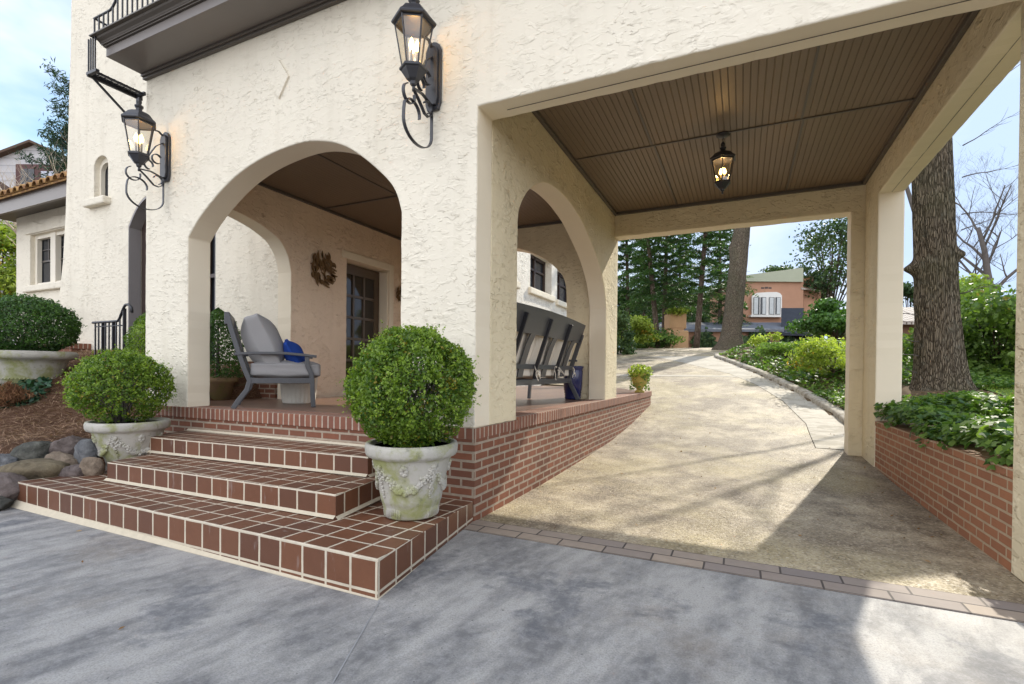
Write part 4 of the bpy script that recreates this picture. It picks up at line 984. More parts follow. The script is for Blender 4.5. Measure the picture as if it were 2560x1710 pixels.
# ------------------------------------------------------------------ porch furniture
def cushion(name, c, s, mat, parent, rot=(0, 0, 0), puff=.5, pw=6, edge=.42):
    bm = bmesh.new(); bmesh.ops.create_cube(bm, size=1); bmesh.ops.subdivide_edges(bm, edges=bm.edges, cuts=9, use_grid_fill=True)
    for v in bm.verts:
        p = v.co.copy(); e = [abs(p[i])*2 for i in range(3)]
        k = (max(0, 1-e[0]**pw)*max(0, 1-e[1]**pw)) if s[2] == min(s) else (max(0, 1-e[1]**pw)*max(0, 1-e[2]**pw) if s[0] == min(s) else max(0, 1-e[0]**pw)*max(0, 1-e[2]**pw))
        ax = s.index(min(s)); v.co[ax] *= (1-edge*(1-k))*(1+puff*.0)
        v.co = Vector([v.co[i]*s[i] for i in range(3)])
        for i in range(3):
            if i != ax: v.co[i] *= 1-(.02+.035*(pw < 5))*0-.01*math.sin(8*p[(i+1) % 3])
        v.co[ax] += .006*math.sin(11*p[0]+7*p[1]+9*p[2])
    me = bpy.data.meshes.new(name); bm.to_mesh(me); bm.free(); me.polygons.foreach_set('use_smooth', [True]*len(me.polygons)); me.materials.append(mat)
    o = bpy.data.objects.new(name, me); col.objects.link(o); o.parent = parent; o.location = c; o.rotation_euler = rot
    sb = o.modifiers.new('sub', 'SUBSURF'); sb.levels = 1; sb.render_levels = 1; return o
ch_ = empty('patio_armchair', (-3.013, .615, .771), R(50.5), label='dark grey metal patio armchair with grey cushions facing right on the porch', cat='armchair')
def sidepts(y, out):
    back = [(-.40, y, 0), (-.355, y, .08), (-.27, y, .20), (-.245, y, .30), (-.29, y, .42), (-.355, y, .62), (-.42, y, .85), (-.455, y, 1.0)]
    return back
for y in (-.34, .34):
    MB().ribbon(smooth3 := [Vector(p) for p in sidepts(y, 0)], .045, .05, (0, 1, 0)).build('back_leg', M_alum, ch_, bevel=.006)
    MB().ribbon([(.33, y, .57), (.335, y, .47), (.375, y, .38), (.385, y, .30), (.39, y, .15), (.40, y, 0)], .045, .05, (0, 1, 0)).build('front_leg', M_alum, ch_, bevel=.006)
    MB().ribbon([(-.39, y, .585), (-.2, y, .60), (.1, y, .605), (.3, y, .59), (.43, y, .575)], .065, .03, (0, 1, 0)).build('arm', M_alum, ch_, bevel=.006)
m = MB()
for y in (-.34, .34): m.box(-.24, .38, y-.02, y+.02, .27, .33)
m.box(-.25, -.21, -.32, .32, .27, .33); m.box(.34, .38, -.32, .32, .27, .33)
for k in range(5): m.box(-.21+.12*k, -.17+.12*k, -.32, .32, .305, .325)
m.build('seat_frame', M_alum, ch_, bevel=.004)
m = MB()
for k in range(5):
    y = -.24+.12*k; m.ribbon([(-.255, y, .32), (-.30, y, .45), (-.36, y, .66), (-.42, y, .9)], .05, .014, (0, 1, 0))
m.box(-.485, -.435, -.36, .36, .90, 1.03); m.build('backrest', M_alum, ch_, bevel=.006)
cushion('seat_cushion', (.12, 0, .42), (.72, .64, .22), M_fgrey, ch_)
cushion('back_cushion', (-.12, 0, .73), (.40, .60, .62), M_fgrey, ch_, (0, R(-24), 0), pw=3, edge=.62)
pw = cushion('throw_pillow', (0, 0, 0), (.22, .36, .36), M_fblue, None, (R(12), R(-30), R(50.5-8)), pw=2.2, edge=.85)
pw.location = (-2.80, .70, 1.37); tag(pw, 'blue throw pillow leaning on the grey armchair cushion', 'pillow')

# sofa seen from behind through the side arch; local +x is its front
sf = empty('patio_sofa', (-.76, 2.32, .771), math.pi, label='long dark metal patio sofa with cream cushions seen from behind through the side arch', cat='sofa')
hw = 1.53
def bx_(z): return float(np.interp(z, [0, .12, .25, .34, .5, .8, 1.14], [-.42, -.36, -.29, -.27, -.30, -.40, -.52]))
for y in (-hw, hw): MB().ribbon([(bx_(z), y, z) for z in (0, .06, .12, .18, .25, .34, .5, .65, .8, 1.0)], .045, .06, (0, 1, 0)).build('back_leg', M_alum, sf, bevel=.005)
for y in (-hw+.0, -.767, 0, .767, hw): MB().ribbon([(.40, y, 0), (.38, y, .27)], .045, .045, (0, 1, 0)).build('front_leg', M_alum, sf)
for y in (-hw, hw): MB().ribbon([(-.39, y, .6), (.1, y, .61), (.42, y, .58)], .06, .03, (0, 1, 0)).build('arm', M_alum, sf)
m = MB(); m.box(-.30, -.25, -hw, hw, .26, .33); m.box(.34, .39, -hw, hw, .26, .33); m.box(-.25, .34, -hw, -hw+.04, .26, .33); m.box(-.25, .34, hw-.04, hw, .26, .33)
for y in (-.767, 0, .767): m.box(-.25, .34, y-.02, y+.02, .27, .32)
m.build('seat_frame', M_alum, sf, bevel=.004)
m = MB(); k = 12
ob = [(y, -.035*math.cos(y/hw*math.pi/2)) for y in np.linspace(-hw-.03, hw+.03, 17)]
for i in range(16):
    (ya, ba), (yb, bb_) = ob[i], ob[i+1]
    v = [(bx_(.88)+ba, ya, .87), (bx_(.88)+bb_, yb, .87), (bx_(1.14)+bb_, yb, 1.13+.04*math.cos(yb/hw*1.3)), (bx_(1.14)+ba, ya, 1.13+.04*math.cos(ya/hw*1.3))]
    v2 = [(p[0]+.03, p[1], p[2]) for p in v]; m.add(v+v2, [(0, 1, 2, 3), (7, 6, 5, 4), (0, 4, 5, 1), (3, 2, 6, 7)]+([(0, 3, 7, 4)] if i == 0 else [])+([(1, 5, 6, 2)] if i == 15 else []))
m.build('top_rail', M_alum, sf)
for y in (-1.15, -.383, .383, 1.15):
    MB().ribbon([(bx_(z)-.01-.02*(z > .8), y, z) for z in (.36, .45, .55, .65, .75, .88)], .15, .015, (0, 1, 0)).build('backrest_slat', M_alum, sf)
for y in (-.767, 0, .767): MB().ribbon([(bx_(z)-.05, y, z) for z in (.34, .5, .65, .8, .95, 1.08)], .04, .05, (0, 1, 0)).build('back_post', M_iron, sf, bevel=.006)
MB().box(-.325, -.30, -hw, hw, .46, .52).build('lower_rail', M_alum, sf)
for y in (-1.15, -.383, .383, 1.15):
    cushion('seat_cushion', (.06, y, .42), (.68, .74, .17), M_fcream, sf); cushion('back_cushion', (-.25, y, .72), (.17, .72, .50), M_fcream, sf, (0, R(-16), 0))
r_ = random.Random(5)
for y in (-1.53, -.78, -.74, -.02, .02, .75, .79, 1.53):
    for k in range(3):
        m = MB(); p = [(-.33, y+r_.uniform(-.02, .02), .50)]
        for q in range(5): p.append((p[-1][0]-r_.uniform(-.01, .025), p[-1][1]+r_.uniform(-.035, .035), p[-1][2]-r_.uniform(-.01, .06)))
        m.tube(p, .006, 5); m.build('cushion_tie', M_fcream, sf)
# blue urn, ribbed tub, small urn with plant
t = empty('blue_urn', (-.66, 4.05, .771), label='tall cobalt blue glazed urn beside the far end of the sofa', cat='urn'); t.location = (-.50, 4.07, .771)
MB().lathe([(.115, 0), (.13, .02), (.125, .05), (.13, .06), (.128, .09), (.137, .10), (.135, .13), (.142, .14), (.152, .3), (.155, .44), (.15, .46), (.155, .475), (.168, .50), (.17, .52), (.15, .525), (.14, .49)], n=40).build('urn_body', M_blue, t)
t = empty('ribbed_side_table', (-3.19, 1.12, .771), label='pale ribbed drum table behind the grey armchair', cat='side table')
MB().lathe([(.18, 0), (.19, .02), (.235, .40), (.24, .41), (.24, .44), (.22, .445)], n=96, mod=lambda a, z: 1+(.035*math.sin(a*24) if z < .4 else 0)).build('drum', M_galv, t)
MB().lathe([(.245, .446), (.245, .465), (.24, .47)], n=40).build('top', M_galv, t)
t = empty('yellow_urn', (-.06, 7.35, .772), label='small yellow urn with trailing plant on the far end of the brick wall', cat='urn')
MB().lathe([(.10, 0), (.105, .02), (.06, .06), (.07, .09), (.15, .2), (.17, .3), (.165, .36), (.19, .39), (.19, .41), (.16, .41)], n=28).build('urn_body', M_urn, t)
P, d, q = ball((0, 0, .44), (.26, .26, .17), 700, .6, 3, .15); leaves('plant', P, d, .06, M_yel, t, .6, .9)
P = np.stack([.2*np.cos(a[:200]*1.), .2*np.sin(a[:200]), .4-rng.uniform(0, .35, 200)], 1); leaves('trailing_leaves', P, P-np.array((0, 0, .3)), .06, M_shrub, t, .6, .6)
t = empty('low_stucco_pier', (-2.25, 11.6, .65), label='low cream stucco pier with a small plant beyond the porch', cat='pier')
MB().box(-.42, .42, -.35, .35, -.1, 1.0).build('pier_body', M_st, t, bevel=.04); P, d, q = ball((0.1, 0, 1.08), (.3, .25, .16), 300, .7, 1, .1); leaves('plant', P, d, .1, M_ivy, t)

# wall medallions: cut metal leafy disc
def medallion(loc, s_, label):
    t = empty('metal_wall_art', loc, label=label, cat='wall art', group='cut metal wall art on the porch wall')
    m = MB(); r_ = random.Random(11)
    for k in range(84):
        q = .25*math.sqrt(r_.random()) if k % 3 else r_.uniform(.19, .26); a0 = r_.uniform(0, 6.28)
        if k % 5 and q < .05: q += .07
        cx, cz = q*math.cos(a0), q*math.sin(a0)*1.05; ang = a0*.0+R(118)+(.9*cx-.5*cz)*3.2+r_.uniform(-.35, .35); Lb = r_.uniform(.10, .19); cv = r_.uniform(-1.8, 2.6); top = []; bot = []
        x, z = cx-Lb*.5*math.cos(ang), cz-Lb*.5*math.sin(ang)
        for i_ in range(8):
            u = i_/7; aa = ang+cv*(u-.5); wv = .019*math.sin(math.pi*(.08+.87*u)); top.append((x-math.sin(aa)*wv, z+math.cos(aa)*wv)); bot.append((x+math.sin(aa)*wv, z-math.cos(aa)*wv)); x += Lb/7*math.cos(aa); z += Lb/7*math.sin(aa)
        m.prism([(p*s_*1.0, w_*s_) for p, w_ in top+bot[::-1]], 'x', .02+.0035*(k % 5), .024+.0035*(k % 5))
    m.build('metal_disc', M_rust, t); return t
medallion((-3.90, 2.17, 2.73), .9, 'rusty cut metal leaf medallion on the wall left of the porch door')
medallion((-3.90, 4.06, 2.62), .5, 'smaller rusty metal medallion right of the porch door, mostly hidden')

# ------------------------------------------------------------------ ivy in the planter
n = 17000
x = rng.uniform(3.40, 6.4, n); y = rng.uniform(.64, 3.93, n)
edge = 3.36+.10*np.sin(y*4)+.05*np.sin(y*11)
x = np.maximum(x, edge)
z = .60+.10*ss(0, 1, 1)+.08*np.sin(x*3+1)*np.sin(y*4)+rng.uniform(0, .12, n)
mound = .10*np.exp(-((y-3.6)/.5)**2)
over = np.clip((3.52-x)/.15, 0, 1); z = z+mound-over*rng.uniform(0, .22, n)*(.4+.6*np.abs(np.sin(y*2.3)))
P = np.stack([x, y, z], 1); nn = np.stack([-over*1.2, -over*.2, np.ones(n)], 1)
o = leaves('ivy_ground_cover', P, nn, .075, M_ivy, None, .6, .45, None, 'ivy'); tag(o, 'glossy green ivy spilling over the orange brick planter wall', 'ivy', kind='stuff')

def ivy_area(name, label, xr, yr, n, size, mat=M_ivy, cond=None, lift=.12):
    x = rng.uniform(*xr, n); y = rng.uniform(*yr, n); k = np.array([(cond is None or cond(a, b)) for a, b in zip(x, y)]); x, y = x[k], y[k]
    z = np.array([ground(a, b) for a, b in zip(x, y)])+rng.uniform(0, lift, len(x))+.06*np.sin(x*2.1)*np.sin(y*1.7)
    o = leaves(name, np.stack([x, y, z], 1), np.tile((0, 0, 1.), (len(x), 1)), size, mat, None, .6, .5, None, 'ivy'); tag(o, label, 'ivy', kind='stuff')
ivy_area('ivy_bank', 'ivy covering the bank to the right of the driveway kerb', (2.0, 9), (5.0, 11), 34000, .075, cond=lambda a, b: a > xc(b)+.16+.05*math.sin(b*5) and not (a > 5.6 and b < 8.5) and math.hypot(a-5.2, b-8.4) > .75)
ivy_area('ivy_bank', 'far ivy on the slope where the driveway curves left', (.8, 13), (11, 22), 32000, .115, cond=lambda a, b: a > xc(b)+.18 and not (a < 2.6 and b > 17.5 and (a+b) % 1.3 < .7))
ivy_area('ivy_bank', 'sunlit ivy behind the big trunk right of the planter', (6.2, 16), (9.5, 17), 14000, .14)
# grass and bare earth by the trunk
lw = MB(); xs = np.arange(6.0, 13.2, .4); ys = np.arange(6.3, 9.6, .3)
vs = [(x, y, ground(x, y)+.02) for y in ys for x in xs]; n_ = len(xs); fs = [(j*n_+i, j*n_+i+1, (j+1)*n_+i+1, (j+1)*n_+i) for j in range(len(ys)-1) for i in range(n_-1)]
o = lw.add(vs, fs, True).build('lawn', M_lawn); tag(o, kind='structure')
P = np.stack([rng.uniform(6, 13, 9000), rng.uniform(6.3, 9.4, 9000), np.zeros(9000)], 1); P[:, 2] = [ground(a, b)+.03 for a, b in P[:, :2]]
o = leaves('lawn_grass', P, np.tile((0, -1., .2), (9000, 1)), .07, M_yel, None, .12, .4, None, droop=-1.5); tag(o, 'bright strip of grass beyond the big trunk', 'grass', kind='stuff')
P = np.stack([rng.uniform(4.3, 8, 1500), rng.uniform(5.5, 8.2, 1500), np.zeros(1500)], 1); P[:, 2] = [ground(a, b)+.02 for a, b in P[:, :2]]
o = leaves('leaf_litter', P, np.tile((0, 0, 1.), (1500, 1)), .06, M_litter, None, .5, .3); tag(o, 'pale fallen leaves around the base of the big trunk', 'leaf litter', kind='stuff')

# ------------------------------------------------------------------ trees
def big_trunk(name, base, top, r0_, r1_, label, mat, n=140, m=260, flare=1.6, ridge=.05, root_dir=None, knots=(), bend=0):
    t = empty(name, base, label=label, cat='tree'); h = top[2]-base[2]
    a = np.linspace(0, 2*math.pi, n, endpoint=False); V = np.empty((m, n, 3))
    for j in range(m):
        u = j/(m-1); z = h*u; r_ = r1_+(r0_-r1_)*(1-u)+r0_*(flare-1)*math.exp(-z/.42)
        rr = np.full(n, r_)
        if root_dir is not None:
            for ra, rs in root_dir: rr += r0_*rs*math.exp(-z/.33)*np.maximum(0, np.cos(a-ra))**8
        Q = np.stack([np.cos(a)*7, np.sin(a)*7, np.full(n, z*1.1)], 1)
        rg = np.abs(vnoise(Q*np.array((1, 1, .35)), 1.6, 5)); rg2 = np.abs(vnoise(Q*np.array((2.2, 2.2, .8)), 1.6, 8))
        rr += r0_*ridge*(rg-.3)+r0_*ridge*.6*(rg2-.3)
        for (ka, kz, kr, ks) in knots: rr += ks*np.exp(-((z-kz)/kr)**2)*np.maximum(0, np.cos(a-ka))**12
        cx = (top[0]-base[0])*u+bend*ss(5.1, 5.75, z)+bend*.9*max(0, z-7.6); cy = (top[1]-base[1])*u
        V[j, :, 0] = cx+rr*np.cos(a); V[j, :, 1] = cy+rr*np.sin(a); V[j, :, 2] = z-.15*(j == 0)
    fs = [(j*n+i, j*n+(i+1) % n, (j+1)*n+(i+1) % n, (j+1)*n+i) for j in range(m-1) for i in range(n)]
    MB().add(V.reshape(-1, 3).tolist(), fs, True).build('trunk', mat, t); return t
b0 = (5.42, 8.75, .66)
bt = big_trunk('oak_tree', b0, (5.05, 8.65, 9.5), .34, .268, 'massive grey barked tree trunk with flared roots right of the carport', M_bark, flare=1.45, ridge=.11, root_dir=[(-.55, .9), (-2.4, .35), (.8, .4), (3.2, .3)], knots=[(3.0, 2.65, .1, .16), (-.1, 2.85, .09, .14), (3.6, 1.9, .2, .04)], bend=-.66)  # unseen upper trunk kinked aside to let sunlight reach the court
def bare(name, base, h, r_, label, mat, seed, spread=.6, levels=4, lean=(0, 0), parent=None, nlat=5, startfrac=.3):
    rd = random.Random(seed); m = MB()
    def grow(p, d, L_, r, lv):
        pts = [Vector(p)]; rs = [r]; dd = Vector(d).normalized(); k = 5
        for i in range(k):
            dd = (dd+Vector((rd.uniform(-.16, .16), rd.uniform(-.16, .16), rd.uniform(-.05, .14)))).normalized(); pts.append(pts[-1]+dd*L_/k); rs.append(r*(1-(i+1)/k*.6))
        m.tube(pts, rs, 7 if lv == levels else (5 if lv > 1 else 3))
        if lv > 0:
            nb = nlat if lv == levels else rd.randint(3, 5)
            for j_ in range(nb):
                u = startfrac+(1-startfrac)*(j_+rd.uniform(.2, 1))/nb if lv == levels else rd.uniform(.25, 1); i = min(k-1, int(u*k)); p0 = pts[i].lerp(pts[i+1], u*k-i)
                ang = rd.uniform(0, 6.28); side_ = Vector((math.cos(ang), math.sin(ang), rd.uniform(.1, .9))); nd_ = (dd*.55+side_*spread).normalized()
                grow(p0, nd_, L_*rd.uniform(.45, .7), max(.003, rs[i]*.5), lv-1)
    if parent is None: t = empty(name, base, label=label, cat='tree')
    else: t = parent
    off = (0, 0, 0) if parent is None else base
    grow(off, (lean[0], lean[1], 1), h, r_, levels)
    m.build('branches' if parent else 'trunk', mat, t); return t
# side twigs of the big trunk
rd = random.Random(3)
for z, s_ in ((3.6, 1), (3.3, 1), (2.1, 1), (1.7, -1), (1.2, -1), (.9, -1), (4.3, 1), (.55, -1), (4.9, 1)):
    m = MB(); p = Vector((s_*.25, -.1, z)); d = Vector((s_, -.2, rd.uniform(-.1, .35))).normalized(); pts = [p]
    for i in range(9):
        d = (d+Vector((rd.uniform(-.15, .15), rd.uniform(-.15, .15), rd.uniform(-.15, .2)))).normalized(); pts.append(pts[-1]+d*.085)
        if i > 1:
            q = pts[-1]; e = (d+Vector((rd.uniform(-.5, .5), rd.uniform(-.5, .5), rd.uniform(-.5, .7)))).normalized(); m.tube([q, q+e*.12, q+e*.22+Vector((0, 0, .03))], [.004, .003, .0015], 4)
    m.tube(pts, [.012*(1-i/11) for i in range(10)], 5); m.build('twig', M_twig, bt)
g1 = at(2482, 760, 24)
bare('bare_tree', (g1[0], g1[1], ground(g1[0], g1[1])), 5.6, .22, 'leafless spreading tree against the sky at the right', M_twig, 12, .75, 5, (.03, 0), startfrac=.3, nlat=8)
# bare trees at the far right top (twigs near upper right)
bare('bare_tree', (7.65, 17.0, ground(7.65, 17)), 11, .085, 'leafless tree mostly hidden behind the massive trunk', M_twig, 44, .85, 4, (-.05, .05), startfrac=.4, nlat=8)
# conifers beyond the drive
def conifer(px, D, lean_px, toppx, label, seed, n=7000, h=15, wid=2.6, low=2.2, mat=M_pine):
    b = at(px, 860, D); gz = 2.9; base = (b[0], b[1], gz); t = empty('conifer_tree', base, label=label, cat='tree', group='tall conifers behind the driveway')
    b2 = at(toppx, 575, D); lx = (b2[0]-b[0])/max(.1, (b2[2]-gz)); ly = (b2[1]-b[1])/max(.1, (b2[2]-gz))
    m = MB(); m.tube([(lx*z, ly*z, z) for z in np.linspace(-.3, h, 12)], [.20*(1-.75*k/11) for k in range(12)], 9); rd = random.Random(seed)
    Ps = []; Ns = []
    n = int(n*1.7); nb = 64
    for k in range(nb):
        z = low+(h-low)*(k/nb)**.9; a = k*2.4+rd.uniform(-.4, .4); L_ = wid*(1-.75*(z-low)/(h-low))*rd.uniform(.6, 1.15); 
        p0 = Vector((lx*z, ly*z, z)); d = Vector((math.cos(a), math.sin(a), .12)); tip = p0+d*L_+Vector((0, 0, -.10*L_)); mid = p0+d*L_*.55+Vector((0, 0, .12*L_))
        m.tube([p0, mid, tip], [.035, .02, .006], 4)
        nn_ = int(n/nb); u = rng.uniform(.12, 1.05, nn_); sd = rng.normal(0, .24, nn_)*L_*(.35+.5*u)
        q = np.stack([p0.x+(tip.x-p0.x)*u-math.sin(a)*sd, p0.y+(tip.y-p0.y)*u+math.cos(a)*sd, p0.z+np.interp(u, [0, .5, 1], [0, .14*L_, -.10*L_])-.22*np.abs(sd)+rng.normal(0, .05, nn_)], 1)
        Ps.append(q); Ns.append(np.tile((0, 0, 1.), (nn_, 1)))
    m.build('trunk', M_bark2, t); P = np.concatenate(Ps); leaves('crown', P, np.concatenate(Ns), .30, mat, t, .28, .45, .5+.4*vnoise(P, 1.2, seed)); return t
conifer(1645, 33, 0, 1618, 'thin leaning conifer at the left of the driveway trees', 1, 6500, 14, 2.6, 2.6)
conifer(1659, 36, 0, 1667, 'straight conifer close behind the thin leaning one', 2, 7500, 15, 3.0, 2.6)
conifer(1741, 31, 0, 1764, 'conifer with the darkest trunk just left of the bare oak trunk', 3, 7500, 15, 2.8, 2.8)
conifer(1572, 40, 0, 1566, 'leftmost distant conifer beside the porch pillar', 4, 9000, 14, 3.4, 1.2)
conifer(1800, 42, 0, 1800, 'conifer hidden behind the large leaning trunk', 5, 9000, 15, 3.2, 2.0)
conifer(1610, 48, 0, 1612, 'far conifer filling the gap between the left driveway trees', 6, 9000, 14, 3.4, 1.0)
conifer(1700, 46, 0, 1700, 'far conifer filling the gap left of the darkest trunk', 8, 9000, 12, 3.2, 1.0)
bb0 = at(1824, 868, 27); bb1 = at(1856, 555, 27)
k_ = 12/(bb1[2]-2.55)
big_trunk('oak_tree', (bb0[0], bb0[1], 2.5), (bb0[0]+(bb1[0]-bb0[0])*k_, bb0[1]+(bb1[1]-bb0[1])*k_, 14.5), .50, .33, 'large leaning trunk with mossy speckled bark standing where the driveway crests', M_bark, 70, 130, 1.5, .08, [(3.6, .6), (-.3, .3)], [(2.9, 5.6, .5, .14)])
# broadleaf crowns
def tree(name, px, py, D, rad, n, size, mat, label, trunkr=.2, seed=0, holes=.35, gz=2.9, cat='tree', blobs=14, group=None):
    c = at(px, py, D); base = (c[0], c[1], gz); t = empty(name, base, label=label, cat=cat, group=group); cz = c[2]-gz; rd = random.Random(seed); Ps = []; Ns = []; m = MB()
    if trunkr: m.tube([(0, 0, -.3), (0, 0, cz*.5), (0.1, 0, cz+rad[2]*.5)], [trunkr, trunkr*.75, trunkr*.2], 8)
    for i in range(blobs):
        a = rd.uniform(0, 6.28); e = rd.uniform(-.9, 1.2); q = rd.uniform(.45, .85); o = Vector((rad[0]*q*math.cos(a)*math.cos(e), rad[1]*q*math.sin(a)*math.cos(e), cz+rad[2]*q*math.sin(e)))
        s_ = rd.uniform(.28, .5); P, d, qq = ball(o, (rad[0]*s_, rad[1]*s_, rad[2]*s_*.8), n//blobs, .75, seed+i, .25); Ps.append(P); Ns.append(d)
        if trunkr: m.tube([(0, 0, cz*.35), (o.x*.5, o.y*.5, (cz*.4+o.z)*.5), tuple(o)], [trunkr*.35, trunkr*.2, .02], 5)
    if trunkr: m.build('trunk', M_bark2, t)
    P = np.concatenate(Ps); leaves('crown', P, np.concatenate(Ns), size, mat, t, .6, .8, .5+.45*vnoise(P, 2/max(rad), seed)); return t
tree('magnolia_tree', 2078, 655, 46, (3.9, 3.5, 4.4), 5200, .33, M_magn, 'round topped magnolia with see-through crown behind the terracotta house', .22, 3, gz=2.9, blobs=30)
tree('broadleaf_tree', 1958, 690, 66, (3.2, 2, 1.6), 1500, .4, M_magn, 'small distant tree top above the pale green parapet', .12, 5, blobs=9)
tree('climbing_shrub', 2092, 800, 24, (1.9, 1.8, 1.15), 7000, .20, M_box2, 'dark green arching shrub hiding the right part of the low roof', .08, 7, gz=2.3, cat='shrub', blobs=16)
tree('garden_shrub', 2085, 885, 12.5, (1.15, 1.1, .60), 5500, .08, M_yel, 'yellow green bush on the ivy bank beside the rear pillar', .04, 9, gz=1.0, cat='shrub', blobs=12)
tree('garden_shrub', 1990, 872, 15, (1.2, 1.1, .27), 3500, .09, M_ivy, 'low green mound of shrubs left of the yellow green bush', .04, 10, gz=1.4, cat='shrub', blobs=12)
tree('garden_shrub', 1920, 860, 19, (.7, .6, .50), 800, .10, M_yel, 'small feathery pale green bush on the bank', .03, 11, gz=2.0, cat='shrub', blobs=9)
tree('hedge_shrub', 1580, 835, 30, (1.7, 1.2, 1.1), 5000, .2, M_yel, 'bright yellow green bush at the left end of the driveway', .05, 13, gz=2.7, cat='shrub')
tree('hedge_shrub', 1600, 848, 33, (2.4, 1.2, 1.0), 4500, .2, M_ivy, 'dark green bush behind the bright one at the driveway end', .05, 14, gz=2.7, cat='shrub')
tree('hedge_shrub', 1552, 845, 26, (.9, 1.0, 1.5), 3500, .16, M_magn, 'dark narrow bush next to the porch pillar', .05, 15, gz=2.5, cat='shrub')
tree('broadleaf_tree', 1640, 790, 60, (9, 3, 4.5), 9000, .5, M_magn, 'dark mass of trees behind the conifers', .2, 17, blobs=26)
tree('broadleaf_tree', 1810, 800, 58, (7, 3, 4), 7000, .5, M_magn, 'dark mass of trees behind the leaning trunk', .2, 18, blobs=22)
# right side
tree('laurel_shrub', 2492, 850, 11.5, (1.55, 1.6, 1.35), 16000, .13, M_shrub, 'large glossy leaved shrub at the right edge', .06, 21, gz=.8, cat='shrub', blobs=26)
tree('laurel_shrub', 2385, 760, 17, (.9, .9, 1.1), 5000, .14, M_yel, 'yellow green bush right behind the big trunk', .05, 22, gz=1.2, cat='shrub')
tree('laurel_shrub', 2440, 905, 15, (2.2, 1.0, .9), 9000, .13, M_shrub, 'dark understory bush beneath the glossy shrub', .05, 23, gz=1.0, cat='shrub', blobs=18)
tree('broadleaf_tree', 2275, 745, 50, (1.6, 1.6, 1.6), 1500, .4, M_magn, 'small dark tree above the tiled roof beside the big trunk', .12, 24, gz=3)
tree('garden_shrub', 2268, 905, 14, (.6, .8, .7), 2500, .11, M_shrub, 'loose bush between rear pillar and the big trunk', .03, 25, gz=.9, cat='shrub')
# left side greenery
tree('yellow_green_tree', -10, 660, 20, (2.0, 1.6, 2.2), 9000, .16, M_yel, 'sunlit yellow green foliage at the left edge behind the wing', .1, 31, gz=1.2, blobs=22)
tree('rhododendron', 90, 772, 9.0, (.5, .3, .12), 260, .15, M_shrub, 'leafy shrub peeping above the dark boxwood dome', 0, 32, gz=1.3, cat='shrub', blobs=9)
# pine behind the tower
def pine_left():
    c = at(250, 492, 24); t = empty('pine_tree', (c[0], c[1], 1.5), label='blue green pine boughs behind the tower at the left', cat='tree'); m = MB(); m.tube([(0, 0, 0), (0, 0, c[2]+3)], [.25, .06], 8)
    Ps = []; Ns = []; rd = random.Random(2)
    for k in range(46):
        z = c[2]-1.5-1.4+k*.13; a = rd.uniform(0, 6.28) if k % 2 else math.pi+YAW+rd.uniform(-.5, .5); L_ = 3.3*(1-.45*k/46)*rd.uniform(.75, 1.1)
        p0 = Vector((0, 0, z)); tip = p0+Vector((math.cos(a)*L_, math.sin(a)*L_, .55*L_*rd.uniform(.5, 1))); m.tube([p0, tip], [.04, .01], 5)
        u = rng.uniform(.1, 1, 330); q = np.array(p0)[None]+(np.array(tip-p0))[None]*u[:, None]+rng.normal(0, .15, (330, 3)); Ps.append(q); Ns.append(rng.normal(0, 1, (330, 3)))
    m.build('trunk', M_bark2, t); P = np.concatenate(Ps); leaves('crown', P, np.concatenate(Ns), .26, M_pine2, t, .2, .8)
pine_left()
g2 = at(60, 560, 16.5)
bare('bare_tree', (g2[0], g2[1], 3.6), 3.4, .12, 'pale leafless small tree in front of the siding gable', M_twigl, 5, 1.0, 3, (-.12, 0), nlat=11, startfrac=.1)

